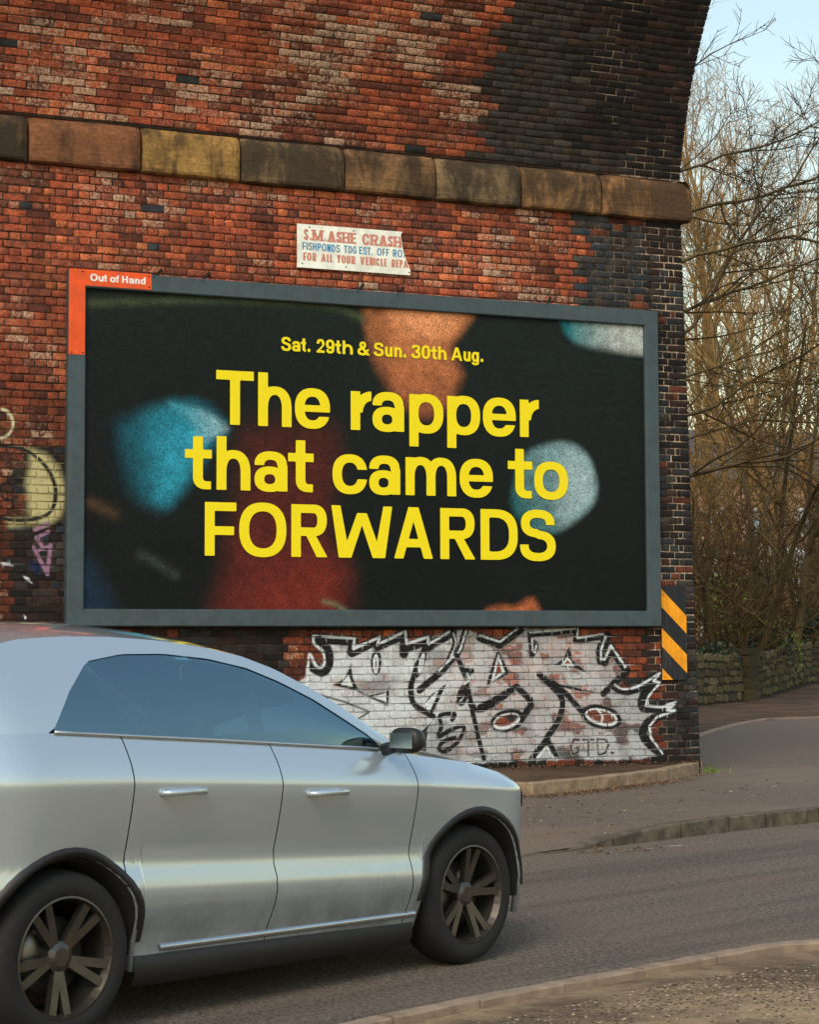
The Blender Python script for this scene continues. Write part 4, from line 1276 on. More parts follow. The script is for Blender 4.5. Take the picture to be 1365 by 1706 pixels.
letters('letter', it0, M_yellow, board, LY, c0, b0, .215, .175, res=40)
L1 = [(43, 181), (197, 320), (332, 461), (537, 613), (617, 733), (752, 877), (891, 1012), (1022, 1143), (1158, 1228)]
it1 = line_items(G, 'Therapper', L1, 290, 340, 100, 1190)
b1 = (G(115, 372)[1]+G(212, 375)[1]+G(553, 389)[1]+G(1172, 410)[1])/4; c1 = G(110, 174)[1]-G(110, 372)[1]
letters('letter', it1, M_yellow, board, LY, c1, b1, .192, .158, res=60)
L2 = [(35, 127), (143, 258), (272, 384), (386, 473), (537, 655), (662, 767), (785, 957), (969, 1082), (1133, 1216), (1222, 1337)]
it2 = line_items(H, 'thatcameto', L2, 130, 170, 100, 1280)
b2 = (H(160, 197)[1]+H(1200, 224)[1])/2; c2 = H(160, 15)[1]-H(160, 197)[1]
letters('letter', it2, M_yellow, board, LY, c2, b2, .192, .158, res=60)
L3 = [(103, 210), (220, 380), (397, 520), (533, 740), (746, 878), (903, 1022), (1040, 1166), (1174, 1295)]
it3 = line_items(H, 'FORWARDS', L3, 330, 350, 120, 1240)
b3 = (H(120, 420)[1]+H(920, 430)[1])/2; c3 = H(120, 238)[1]-H(120, 420)[1]
letters('letter', it3, M_yellow, board, LY, c3, b3, .192, .162, res=60)
# orange corner plate with the owner's name
AP = lambda x, y: (lambda q: (q[0]-BT, q[1]-BZ))(wpx(100+x/6.825, 430+y/6.825, .124))
xo0, zt = AP(100, 112); xo1 = AP(1038, 200)[0]; zl = AP(100, 1090)[1]; xi = AP(283, 400)[0]; zi = AP(283, 310)[1]
mb = MB()
pl = [(xo0, zl), (xi, zl), (xi, zi), (xo1, zi), (xo1, zt), (xo0, zt)]
n_ = len(pl)
mb.v = [(x, -.124, z) for x, z in pl]+[(x, -.1215, z) for x, z in pl]
mb.f = [tuple(range(n_))]+[(i, n_+i, n_+(i+1) % n_, (i+1) % n_) for i in range(n_)]
plate = mb.build('name_plate', M_orange, board)
OX = [(340, 425), (432, 492), (492, 530), (565, 630), (630, 668), (702, 770), (782, 842), (850, 905), (912, 972)]
ito = []
for ch, (a, b) in zip('OutofHand', OX):
    ito.append((ch, AP(a, 230+.05*a)[0], AP(b, 230+.05*b)[0]))
bz = AP(700, 282)[1]; cz = AP(736, 205)[1]-AP(736, 285)[1]
letters('letter', ito, M_inkwhite, plate, -.1255, cz, bz, .26, .2, res=26)
for sx, sz in ((255, 152), (1010, 208), (1012, 332), (130, 1070), (258, 1072)):
    x, zz = AP(sx, sz); mb = MB(); mb.lathe([(.0, -.127), (.008, -.126), (.009, -.124)], 8, 'y', (x, 0, zz)); mb.build('screw', M_black, plate)

# ------------------------------------------------------------------ old enamel sign with its torn right end
SG = lambda x, y: wpx(480+x/5.6875, 350+y/5.6875, .03)
st0, sz0 = SG(85, 540)
sign = wall_root('repair_sign', st0, sz0)
tag(sign, 'small white broken-edged vehicle repair sign screwed above the billboard', 'sign')
SL = lambda x, y: (lambda q: (q[0]-st0, q[1]-sz0))(SG(x, y))
edge = [(85, 540), (300, 556), (600, 577), (900, 599), (1157, 619), (1160, 575), (1140, 520), (1118, 470), (1100, 420), (1090, 380), (1082, 320), (1074, 268), (1068, 240), (1082, 206), (800, 183), (400, 152), (85, 127)]
pl = [SL(*p) for p in edge]; n_ = len(pl)
mb = MB(); mb.v = [(x, -.032, z) for x, z in pl]+[(x, -.024, z) for x, z in pl]
mb.f = [tuple(range(n_)), tuple(range(2*n_-1, n_-1, -1))]+[(i, n_+i, n_+(i+1) % n_, (i+1) % n_) for i in range(n_)]
mb.build('plate', M_signwhite, sign)
M_inkred, M_inkblue = mat_simple('faded_red_ink', lin(206, 132, 112), .6, 0, .12, 30), mat_simple('blue_ink', lin(44, 130, 172), .6, 0, .1, 30)
clipf = lambda X, Z: poly_sd(X, Z, pl)+.006
def sign_line(text, ext, yl, yr, mat, cap_top, cap_bot, stem, barh, slab=False, res=22):
    its = []
    for ch, (a, b) in zip(text, ext):
        y = yl+(yr-yl)*(a-140)/1000
        its.append((ch, SL(a, y)[0], SL(b, y)[0]))
    x0 = ext[0][0]+30
    base = SL(x0, cap_bot)[1]; cap = SL(x0, cap_top)[1]-base
    letters('letter', its, mat, sign, -.0334, cap, base, stem, barh, slab, res, clipf)
sign_line('S.M.ASHECRASH', [(147, 192), (204, 218), (228, 330), (344, 358), (376, 448), (456, 508), (512, 586), (592, 646), (702, 772), (780, 856), (864, 938), (944, 994), (1000, 1076)], 235, 300, M_inkred, 180, 284, .25, .17, True)
sign_line('FISHPONDSTDGEST.OFFROA', [(134, 170), (176, 184), (192, 228), (234, 268), (278, 312), (318, 362), (370, 402), (410, 446), (454, 492), (528, 562), (570, 606), (612, 648), (672, 704), (710, 746), (750, 784), (790, 800), (842, 886), (894, 922), (930, 956), (994, 1030), (1038, 1082), (1088, 1130)], 345, 420, M_inkblue, 306, 376, .17, .13)
sign_line('FORALLYOURVEHICLEREPA', [(142, 172), (178, 222), (230, 268), (312, 358), (366, 390), (396, 420), (460, 500), (504, 546), (552, 590), (598, 638), (682, 726), (734, 764), (772, 806), (814, 824), (832, 868), (876, 902), (908, 934), (980, 1016), (1022, 1050), (1056, 1088), (1092, 1140)], 450, 520, M_inkred, 402, 478, .24, .17)
for sx, sy in ((203, 162), (620, 198), (135, 506), (548, 541), (1148, 592)):
    x, zz = SL(sx, sy); mb = MB(); mb.lathe([(0, -.036), (.006, -.0355), (.008, -.032)], 8, 'y', (x, 0, zz)); mb.build('screw', M_black, sign)

# ------------------------------------------------------------------ black and yellow hazard plate at the corner
ht0, hz0 = wpx(1104, 1133, .03); ht1 = wpx(1145, 1060, .03)[0]; hz1 = wpx(1104, 976, .03)[1]
hp = wall_root('hazard_plate', ht0, hz0)
tag(hp, 'tall hazard marker plate with diagonal orange-yellow and black stripes at the pier corner', 'hazard sign')
HW, HH = ht1-ht0, hz1-hz0
M_hblack = painted_metal('scuffed_black', lin(24, 27, 34), .5, .6)
M_hyel = painted_metal('amber_reflective', lin(246, 160, 10), .45, .2)
mb = MB(); mb.box(0, HW, -.030, -.012, 0, HH, .003); mb.build('plate', M_hblack, hp)
def stripe(z_left_top, z_left_bot):
    # band falls to the right at about 45 degrees
    k = .93
    pts = [(0, z_left_top), (0, z_left_bot), (HW, z_left_bot-HW*k), (HW, z_left_top-HW*k)]
    # clip to the plate
    out = []
    for i in range(4):
        a, b = pts[i], pts[(i+1) % 4]
        for q in (0.004, HH-.004): pass
        out.append(a)
    def clip(poly, f, lim, up):
        res = []
        for i in range(len(poly)):
            a, b = poly[i], poly[(i+1) % len(poly)]
            ia, ib = (a[1] > lim) if up else (a[1] < lim), (b[1] > lim) if up else (b[1] < lim)
            if ia: res.append(a)
            if ia != ib:
                u = (lim-a[1])/(b[1]-a[1]); res.append((a[0]+(b[0]-a[0])*u, lim))
        return res
    out = clip(out, None, .003, True); out = clip(out, None, HH-.003, False)
    mb = MB(); mb.v = [(x*.992+.001, -.0318, z) for x, z in out]; mb.f = [tuple(range(len(out)))]
    mb.build('stripe', M_hyel, hp)
zat = lambda y: HH*(1133-y)/(1133-976)
stripe(zat(981), zat(1011)); stripe(zat(1046), zat(1077)); stripe(zat(1113), zat(1150))
for sx, sz in ((.03, .03), (HW-.03, .03), (.03, HH-.1), (HW-.03, HH-.03)):
    mb = MB(); mb.lathe([(0, -.036), (.007, -.035), (.008, -.031)], 8, 'y', (sx, 0, sz)); mb.build('screw', M_black, hp)
# ------------------------------------------------------------------ rubble wall at the roadside beyond the bridge
M_rubble = NT('mossy_rubble')
_c, _a = M_rubble.attr('col')
_n = M_rubble.noise(9, 5, .65); _f = M_rubble.noise(30, 4, .7)
_s = M_rubble.n.new('ShaderNodeVectorMath'); _s.operation = 'SCALE'
M_rubble.l.new(_c, _s.inputs[0]); M_rubble.l.new(M_rubble.maprange(_f, .3, .7, .6, 1.35), _s.inputs['Scale'])
_m = M_rubble.mix(M_rubble.maprange(_n, .48, .66, 0, .7), _s.outputs[0], lin(64, 62, 34))
M_rubble.base(_m, .95, 0, .2); M_rubble.bump(_f, .6, .02); M_rubble = M_rubble.m
M_rubmortar = mat_simple('rubble_mortar', lin(52, 46, 36), .95, 0, .3, 6)
rub = empty('rubble_wall', (6.45, 44.1, .1))
tag(rub, 'low mossy rubble stone wall with a square pier beside the side lane', 'stone wall')
RO = np.array([6.45, 44.1, .1])
swp = [np.array([5.2, 41.2]), np.array([6.45, 44.1]), np.array([8.1, 47.3]), np.array([11.4, 55.0]), np.array([15.5, 64.5])]
swd = np.r_[0, np.cumsum([np.linalg.norm(swp[i+1]-swp[i]) for i in range(len(swp)-1)])]
def wall_at(s):
    p = np.array([np.interp(s, swd, [q[0] for q in swp]), np.interp(s, swd, [q[1] for q in swp])])
    return p, float(lane_z(p[0], p[1]))
def rub_dir(s):
    a, b = wall_at(max(s-.1, 0))[0], wall_at(min(s+.1, swd[-1]))[0]
    d = (b-a)/np.linalg.norm(b-a); return d, np.array([d[1], -d[0]])    # direction, face normal to the lane
HW_ = lambda s: 1.08+.05*math.sin(s*1.3)
mb = MB()
ss = np.linspace(0, swd[-1], 50)
P = []
for s in ss:
    p, z0 = wall_at(s); d, n = rub_dir(s); h = HW_(s)
    row = []
    for off, zz in ((.0, -.1), (.0, h-.06), (-.06, h), (-.40, h), (-.46, h-.06), (-.46, -.1)):
        q = p+n*off; row.append((q[0]-RO[0], q[1]-RO[1], z0+zz-RO[2]))
    P.append(row)
mb.grid(np.array(P)); mb.build('core', M_rubmortar, rub)
stonecols = [lin(104, 92, 68), lin(92, 82, 60), lin(116, 102, 76), lin(84, 76, 54), lin(98, 90, 60), lin(78, 70, 52)]
def rubble_stone(p, d, n, w, h, z, parent, colr, depth=.09):
    """irregular rounded stone face"""
    k = 7
    ring_ = []
    for i in range(k):
        a = 2*math.pi*i/k+random.uniform(-.2, .2)
        sx = math.copysign(abs(math.cos(a))**.6, math.cos(a))*w/2*random.uniform(.86, 1.0)
        sz = math.copysign(abs(math.sin(a))**.6, math.sin(a))*h/2*random.uniform(.84, 1.0)
        ring_.append((sx, sz))
    v, f = [], []
    for (q, sc) in ((-.03, 1.0), (.012, 1.0), (depth*.32, .86)):
        for sx, sz in ring_:
            b = p+d*sx*sc+n*q; v.append((b[0]-RO[0], b[1]-RO[1], z+sz*sc-RO[2]))
    for l_ in range(2):
        for i in range(k): f.append((l_*k+i, l_*k+(i+1) % k, (l_+1)*k+(i+1) % k, (l_+1)*k+i))
    f.append(tuple(range(2*k, 3*k)))
    mesh('stone', v, f, M_rubble, parent, attrs={'col': np.tile([*colr, 1.0], (len(v), 1))})
S_PIER = swd[2]-.2
cnt = 0
s_vis0, s_vis1 = 1.4, 17.0
zrow = .09
while zrow < 1.04 and cnt < 285:
    hh = random.uniform(.11, .22)
    s = s_vis0+random.uniform(0, .2)
    while s < s_vis1 and cnt < 285:
        w = random.choice([.18, .26, .34, .46, .6])*random.uniform(.85, 1.15)*(1.0+.035*s)
        if not (S_PIER-.42 < s+w/2 < S_PIER+.42):
            p, z0 = wall_at(s+w/2); d, n = rub_dir(s+w/2)
            rubble_stone(p, d, n, w*.97, hh*random.uniform(.78, 1.15), z0+zrow+hh*.4+random.uniform(-.035, .035), rub, random.choice(stonecols)); cnt += 1
        s += w
    zrow += hh
# pier
p, z0 = wall_at(S_PIER); d, n = rub_dir(S_PIER)
mb = MB()
pts = [p+d*a+n*b for a, b in ((-.34, .16), (.34, .16), (.34, -.5), (-.34, -.5))]
zt = 0
for (h0, h1, g_) in ((-.1, .32, 0), (.325, .58, .012), (.585, .85, .0), (.855, 1.12, .014), (1.125, 1.28, .05)):
    v = [(q[0]-RO[0]+(q[0]-p[0])*g_*3, q[1]-RO[1]+(q[1]-p[1])*g_*3, z0+hh-RO[2]) for hh in (h0, h1) for q in pts]
    mb = MB(); mb.add(v, [(0, 1, 5, 4), (1, 2, 6, 5), (2, 3, 7, 6), (3, 0, 4, 7), (4, 5, 6, 7), (3, 2, 1, 0)])
    mb.build('pier_block', M_rubble, rub, attrs={'col': np.tile([*random.choice([lin(74, 64, 46), lin(66, 58, 42), lin(82, 72, 52)]), 1.0], (8, 1))})

# ------------------------------------------------------------------ bare trees
def bark_mat(name, c, c2, scale=6):
    t = NT(name)
    mp = t.n.new('ShaderNodeMapping'); mp.inputs['Scale'].default_value = (scale*2, scale*2, scale*.5); t.l.new(t.coord(), mp.inputs[0])
    n = t.noise(1.0, 5, .65, vec=mp.outputs[0]); big = t.noise(.35, 3, .5)
    a = t.mix(t.maprange(n, .3, .7), c, c2)
    a = t.mix(t.maprange(big, .4, .65, 0, .45), a, lin(112, 100, 58))
    t.base(a, .9, 0, .2)
    return t.m
M_tan = bark_mat('sunlit_tan_bark', lin(122, 92, 58), lin(168, 132, 84))  # warm sunlight is put into the bark colour
M_twig = bark_mat('sunlit_twig_bark', lin(132, 100, 62), lin(176, 140, 90), 3)  # golden sun put into the twig colour as well
M_dark = bark_mat('dark_bark', lin(58, 48, 36), lin(92, 76, 54))  # shade on the nearer trees is put into this tone
M_thick = bark_mat('thicket_bark', lin(66, 52, 36), lin(104, 82, 54))  # darkened in the colour to stand for shade in the thicket
class Tree:
    def __init__(s, seed): s.r = random.Random(seed); s.trunk, s.crown = MB(), MB()
    def limb(s, mb, p, d, L, r0, r1, n, bend=.12, up=.0, sides=4):
        pts, rad, dirs = [Vector(p)], [r0], [Vector(d).normalized()]
        dd = Vector(d).normalized()
        for i in range(n):
            dd = dd+Vector((s.r.gauss(0, bend), s.r.gauss(0, bend), s.r.gauss(0, bend)+up)); dd.normalize()
            pts.append(pts[-1]+dd*(L/n)); rad.append(r0+(r1-r0)*((i+1)/n)); dirs.append(dd.copy())
        mb.tube(pts, rad, sides, cap=False)
        return pts, rad, dirs
    def side(s, d, ang):
        ax = d.orthogonal().normalized(); ax.rotate(Matrix.Rotation(s.r.uniform(0, 2*math.pi), 3, d))
        q = d.copy(); q.rotate(Matrix.Rotation(ang, 3, ax)); return q
    def grow(s, pts, rad, dirs, level, spec):
        if level >= len(spec): return
        num, lo, hi, Lk, ang, bend, up, seg, sides = spec[level]
        n = len(pts)-1
        for k in range(num):
            u = lo+(hi-lo)*((k+s.r.random())/num)
            i = min(int(u*n), n-1); f = u*n-i
            p = pts[i].lerp(pts[i+1], f); r = rad[i]*(1-f)+rad[i+1]*f
            L = Lk*s.r.uniform(.6, 1.2)*(1.15-.6*u)
            d = s.side(dirs[i+1], math.radians(ang*s.r.uniform(.7, 1.3)))
            a, b, c = s.limb(s.crown, p, d, L, max(r*.62, .008), .006 if level < len(spec)-1 else .0035, seg, bend, up, sides)
            s.grow(a, b, c, level+1, spec)
    def build(s, name, mt, mc, loc, label, cat, group, rz=0.0, scale=1.0):
        root = empty(name, loc, rz); root.scale = (scale,)*3
        s.trunk.build('trunk', mt, root, True); s.crown.build('crown', mc, root, False)
        tag(root, label, cat, group)
        return root
def copy_thing(src, loc, rz, scale, label):
    c = src.copy(); col.objects.link(c); c.location = Vector(loc); c.rotation_euler = (0, 0, rz); c.scale = (scale,)*3; c['label'] = label
    for ch in src.children:
        d = ch.copy(); col.objects.link(d); d.parent = c
        for g_ in ch.children:
            e_ = g_.copy(); col.objects.link(e_); e_.parent = d
    return c
def gz(x, y): return float(terrain_z(np.array(x), np.array(y)))-.03
def at(px, y): return (px-682.5)/FPX*y
# tall, upright sunlit-tan trees standing behind the wall
def upright(seed, H=19, r=.15, fork=True):
    t = Tree(seed)
    p, ra, di = t.limb(t.trunk, (0, 0, 0), (t.r.gauss(0, .05), t.r.gauss(0, .05), 1), H, r, .015, 12, .05, .03, 7)
    sp = [(22, .18, .98, 4.6, 38, .10, .05, 6, 4), (8, .2, .95, 1.9, 40, .12, .04, 4, 3), (5, .2, 1.0, .8, 42, .14, .03, 3, 3)]
    t.grow(p, ra, di, 0, sp)
    if fork:
        i = t.r.randint(2, 4)
        p2, r2, d2 = t.limb(t.trunk, p[i], t.side(di[i], math.radians(16)), H*.66, ra[i]*.72, .012, 9, .06, .05, 6)
        t.grow(p2, r2, d2, 0, [(16,)+sp[0][1:]]+sp[1:])
    return t
up_a, up_b, up_c = upright(3), upright(8, 21, .17), upright(14, 17, .12, False)
G_UP = 'tall bare trees behind the rubble wall'
def place(px, y): x = at(px, y); return (x, y, gz(x, y))
ta = up_a.build('bare_tree', M_tan, M_twig, place(1328, 58), 'tall sunlit-tan bare tree with forked trunk nearest the right edge', 'tree', G_UP, .4)
tb = up_b.build('bare_tree', M_tan, M_twig, place(1268, 64), 'tall bare tree rising straight above the middle of the rubble wall', 'tree', G_UP, 1.2)
tc = up_c.build('bare_tree', M_tan, M_twig, place(1213, 60), 'slim pale bare tree standing just right of the pier corner', 'tree', G_UP, 2.0)
copy_thing(ta, place(1185, 78), 2.6, 1.05, 'far bare tree half hidden behind the brick pier')
copy_thing(tb, place(1352, 82), 4.0, .95, 'far straight bare tree at the right edge behind the others')
copy_thing(tc, place(1300, 74), 5.1, 1.15, 'slim bare tree between the two tallest trunks')
copy_thing(tc, place(1245, 90), .7, 1.25, 'most distant slim bare tree above the shed')
copy_thing(ta, place(1230, 72), 1.9, 1.0, 'bare tree with a low fork behind the slim pale one')
copy_thing(tb, place(1290, 96), 3.0, 1.1, 'distant bare tree in the middle of the row, above the wall pier')
copy_thing(ta, place(1370, 90), 5.5, 1.15, 'distant bare tree cut off by the right edge')
copy_thing(tb, place(1160, 92), .2, 1.1, 'distant bare tree showing only its right half past the pier')
copy_thing(tb, place(1400, 66), 2.2, .9, 'bare tree whose trunk stands just outside the right edge')
# nearer dark tree behind the pier, its long branches sweeping out to the right
t = Tree(21)
p, ra, di = t.limb(t.trunk, (0, 0, 0), (-.02, .02, 1), 13, .30, .06, 10, .04, .02, 9)
arms = [(4.9, (1.0, -.1, .22), 7.5), (5.6, (1, .25, .40), 8.5), (7.0, (1, -.2, .30), 7.0), (7.5, (1, .1, .62), 9), (9.2, (1, -.1, .45), 8.0), (10.2, (1, .1, .9), 8.0), (11.2, (1, 0, .6), 7.0),
        (6.2, (.9, .6, .1), 6.0), (12.0, (.8, .1, 1.3), 6.5), (8.3, (.9, .45, .15), 7)]
for (z, d, L) in arms:
    i = min(int(z/13*10), 9); q = p[i].lerp(p[i+1], z/13*10-i)
    a, b, c = t.limb(t.crown, q, d, L*t.r.uniform(.8, 1.1), t.r.uniform(.026, .052), .010, 14, .15, .028, 5)
    t.grow(a, b, c, 0, [(15, .08, .98, 2.8, 42, .12, .02, 6, 3), (7, .2, 1.0, 1.1, 45, .15, .02, 3, 3), (4, .2, 1.0, .5, 45, .15, .02, 2, 3)])
t.build('bare_tree', M_dark, M_dark, (at(1108, 40), 40, gz(4, 40)), 'dark bare tree hidden by the pier with long branches sweeping right', 'tree', None)
# thicket of thorn shrubs between wall and trees
def thorn(seed, H=6.0, n=11):
    t = Tree(seed)
    for k in range(n):
        a = t.r.uniform(0, 2*math.pi); q = (math.cos(a)*t.r.uniform(0, .5), math.sin(a)*t.r.uniform(0, .5), 0)
        d = (math.cos(a)*t.r.uniform(.1, .7), math.sin(a)*t.r.uniform(.1, .7), 1)
        tr = t.trunk
        p, ra, di = t.limb(tr, q, d, H*t.r.uniform(.7, 1.1), .05, .012, 8, .16, .0, 5)
        t.grow(p, ra, di, 0, [(11, .12, .98, 2.0, 55, .18, -.01, 5, 3), (6, .15, 1.0, .9, 55, .2, .0, 3, 3), (4, .2, 1, .38, 55, .2, 0, 2, 3)])
    return t
G_TH = 'thorn thicket behind the rubble wall'
th_a, th_b = thorn(31, 6.4, 8), thorn(37, 5.6, 7)
s1 = th_a.build('thorn_bush', M_thick, M_thick, place(1200, 50), 'tangled leafless thorn bush left of the wall pier', 'shrub', G_TH)
s2 = th_b.build('thorn_bush', M_thick, M_thick, place(1330, 58), 'tangled leafless thorn bush at the right edge above the wall', 'shrub', G_TH)
copy_thing(s2, place(1262, 55), 1.3, 1.05, 'tangled leafless thorn bush directly above the wall pier')
copy_thing(s1, place(1378, 66), 4.6, 1.1, 'thorn bush running out of the picture on the right')
copy_thing(s2, place(1165, 60), 2.4, 1.25, 'thorn bush mostly hidden behind the brick pier')
# dark leaning trunks just behind the wall
def multistem(seed, n):
    t = Tree(seed)
    for k in range(n):
        a = 2*math.pi*k/n+t.r.uniform(-.5, .5); ln = t.r.uniform(.12, .5)
        p, ra, di = t.limb(t.trunk, (math.cos(a)*.2, math.sin(a)*.2, 0), (math.cos(a)*ln, math.sin(a)*ln, 1), t.r.uniform(8, 12), t.r.uniform(.10, .17), .02, 10, .07, .01, 7)
        t.grow(p, ra, di, 0, [(13, .22, .98, 3.0, 48, .14, .01, 6, 4), (6, .2, 1, 1.3, 48, .16, .01, 4, 3), (4, .2, 1, .55, 48, .16, 0, 2, 3)])
    return t
G_MS = 'dark leaning trees just behind the rubble wall'
m1 = multistem(51, 4).build('leaning_tree', M_dark, M_thick, place(1288, 53), 'dark tree with several leaning trunks fanning out above the wall pier', 'tree', G_MS)
copy_thing(m1, place(1222, 49.5), 2.1, .85, 'smaller dark tree with leaning trunks left of the wall pier')
copy_thing(m1, place(1352, 60), 4.2, 1.05, 'dark tree with leaning trunks at the right end of the wall')
# evergreen undergrowth along the wall top
def leafy(seed, n, rx, ry, rz, size, drop=0.0):
    r = random.Random(seed); mb = MB()
    for k in range(n):
        while True:
            q = Vector((r.uniform(-1, 1), r.uniform(-1, 1), r.uniform(-1, 1)))
            if q.length < 1 and float(fbm(q.x*2+seed, q.z*2+q.y, seed)) > .42: break
        c = Vector((q.x*rx, q.y*ry, q.z*rz+rz*.9))
        d = Vector((r.gauss(0, 1), r.gauss(0, 1), r.gauss(0, .6))).normalized(); e = d.orthogonal().normalized(); e.rotate(Matrix.Rotation(r.uniform(0, 6.28), 3, d))
        s = size*r.uniform(.6, 1.3); w = e.cross(d)*s*.32
        mb.add([c-e*s*.5, c+w, c+e*s*.5, c-w], [(0, 1, 2, 3)])
    return mb
def leaf_mat(name, a, b):
    t = NT(name); n = t.noise(5, 3, .6)
    t.base(t.mix(t.maprange(n, .35, .65), a, b), .5, 0, .4); return t.m
M_ivy, M_green = leaf_mat('ivy_leaf', lin(34, 48, 34), lin(62, 78, 50)), leaf_mat('young_leaf', lin(86, 104, 40), lin(124, 138, 56))
def bush(name, label, loc, mb, mat, group=None):
    root = empty(name, loc)
    mb.build('foliage', mat, root)
    st = MB(); r = random.Random(len(label))
    for k in range(7):
        a = r.uniform(0, 6.28); st.tube([(0, 0, -.05), (math.cos(a)*.2, math.sin(a)*.2, .5), (math.cos(a)*.5, math.sin(a)*.5, 1.1)], [.02, .014, .006], 4)
    st.build('stem', M_dark, root); tag(root, label, 'shrub', group)
bush('ivy_bush', 'dark ivy clump spilling over the rubble wall beside the pier', (at(1192, 46.6), 46.6, .62), leafy(5, 800, .62, .5, .5, .11), M_ivy)
bush('ivy_bush', 'dark evergreen undergrowth behind the right part of the rubble wall', (at(1335, 56.2), 56.2, .95), leafy(9, 1500, 1.6, .8, .85, .14), M_ivy)
bush('ivy_bush', 'low ivy growth behind the wall pier', (at(1262, 51), 51, .7), leafy(15, 800, 1.0, .6, .7, .13), M_ivy)
bush('leafing_bush', 'bush with fresh yellow-green leaves above the wall pier', place(1290, 52), leafy(12, 520, .8, .7, 1.15, .11), M_green)
bush('leafing_bush', 'sprig of fresh green leaves high in the thicket left of the pier', (at(1215, 50), 50, 1.6), leafy(13, 260, .9, .6, .9, .1), M_green)

# ------------------------------------------------------------------ shed and house glimpsed through the branches
sx, sy = at(1205, 62), 62
shed = empty('garden_shed', (sx, sy, gz(sx, sy))); shed.rotation_euler = (0, 0, .12)
tag(shed, 'orange-brown boarded shed glimpsed through the thicket above the rubble wall', 'shed')
M_board = mat_simple('orange_boards', lin(204, 118, 44), .75, 0, .25, 5)
M_felt = mat_simple('roof_felt', lin(70, 66, 62), .9)
for k in range(16):
    mb = MB(); mb.box(k*.13, k*.13+.122, 0, .02, 0, 2.9); mb.build('board', M_board, shed)
mb = MB(); mb.box(0, 2.08, .02, 2.0, 0, 2.88); mb.build('wall', M_board, shed)
mb = MB(); mb.add([(-.15, -.2, 2.88), (2.23, -.2, 2.88), (2.23, 2.2, 3.3), (-.15, 2.2, 3.3), (-.15, -.2, 2.96), (2.23, -.2, 2.96), (2.23, 2.2, 3.38), (-.15, 2.2, 3.38)],
       [(0, 1, 2, 3), (4, 5, 6, 7), (0, 1, 5, 4), (1, 2, 6, 5), (2, 3, 7, 6), (3, 0, 4, 7)]); mb.build('roof', M_felt, shed)
hx, hy = at(1085, 105), 105
house = empty('terraced_house', (hx, hy, gz(hx, hy))); house.rotation_euler = (0, 0, .2)
tag(house, 'pinkish brick house barely visible through the bare branches', 'house')
M_pink = mat_simple('pinkish_brick', lin(186, 142, 124), .9, 0, .2, 3)
M_slate = mat_simple('slate', lin(88, 88, 92), .7)
M_winw = mat_simple('white_joinery', lin(226, 226, 222), .6)
M_pane = mat_simple('window_pane', lin(150, 176, 192), .12, 0, .1, 1.0, spec=.6)
HL, HD, HHt = 22.0, 8.0, 9.4
mb = MB(); mb.box(0, HL, 0, HD, 5.9, HHt); mb.build('wall', M_pink, house)
mb = MB(); mb.box(.0, HL, 0, HD, -1, 5.88); o = mb.build('wall', mat_simple('pale_render', lin(206, 214, 220), .9, 0, .08, 2), house); o['label'] = 'pale rendered lower storeys'
mb = MB(); mb.add([(-.3, -.4, HHt), (HL+.3, -.4, HHt), (HL+.3, HD+.4, HHt), (-.3, HD+.4, HHt), (-.3, HD/2, HHt+3.2), (HL+.3, HD/2, HHt+3.2)], [(0, 1, 5, 4), (2, 3, 4, 5), (1, 2, 5), (3, 0, 4), (3, 2, 1, 0)])
rf = mb.build('roof', M_slate, house)
mb = MB(); mb.box(6.0, 6.9, HD/2-.5, HD/2+.5, HHt+2.2, HHt+3.9); mb.build('chimney', M_pink, rf)
for zf in (1.0, 3.9, 6.5):
    for xf in (2.9, 5.6, 8.3, 11.0, 13.7, 16.4):
        mb = MB(); mb.box(xf, xf+1.3, -.06, .02, zf, zf+1.5); w_ = mb.build('window', M_winw, house)
        mb = MB(); mb.box(xf+.1, xf+.61, -.075, -.062, zf+.1, zf+1.4); mb.build('pane', M_pane, w_)
        mb = MB(); mb.box(xf+.69, xf+1.2, -.075, -.062, zf+.1, zf+1.4); mb.build('pane', M_pane, w_)
# ------------------------------------------------------------------ passing car (local x forward, y left, z up; front axle at x=0)
WB = 2.45
th_car = math.radians(49.5)
hd = np.array([math.cos(th_car), math.sin(th_car)]); rt = np.array([math.sin(th_car), -math.cos(th_car)])
YS = .865                                  # half width at the flank
fpos = np.array([.335, 9.4]) - rt*YS       # front axle centre on the road
car = empty('hatchback_car', (fpos[0], fpos[1], 0.0), th_car)
tag(car, 'silver-blue hatchback car driving past in front of the billboard', 'car')
def paint_mat():
    t = NT('silver_blue_paint')
    fl = t.noise(900, 2, .6)
    t.base(t.mix(t.maprange(fl, .3, .7), lin(178, 192, 200), lin(204, 214, 220)), .24, .6)
    t.b.inputs['Coat Weight'].default_value = 1.0; t.b.inputs['Coat Roughness'].default_value = .04
    dirt = t.noise(6, 5, .65)
    sep = t.n.new('ShaderNodeSeparateXYZ'); t.l.new(t.coord(), sep.inputs[0])
    low = t.math('MULTIPLY', t.maprange(sep.outputs[2], .62, .22), t.maprange(dirt, .3, .7))
    src = t.b.inputs['Base Color'].links[0].from_socket
    t.l.new(t.mix(t.math('MULTIPLY', low, .55), src, lin(96, 88, 78)), t.b.inputs['Base Color'])
    return t.m
M_car = paint_mat()
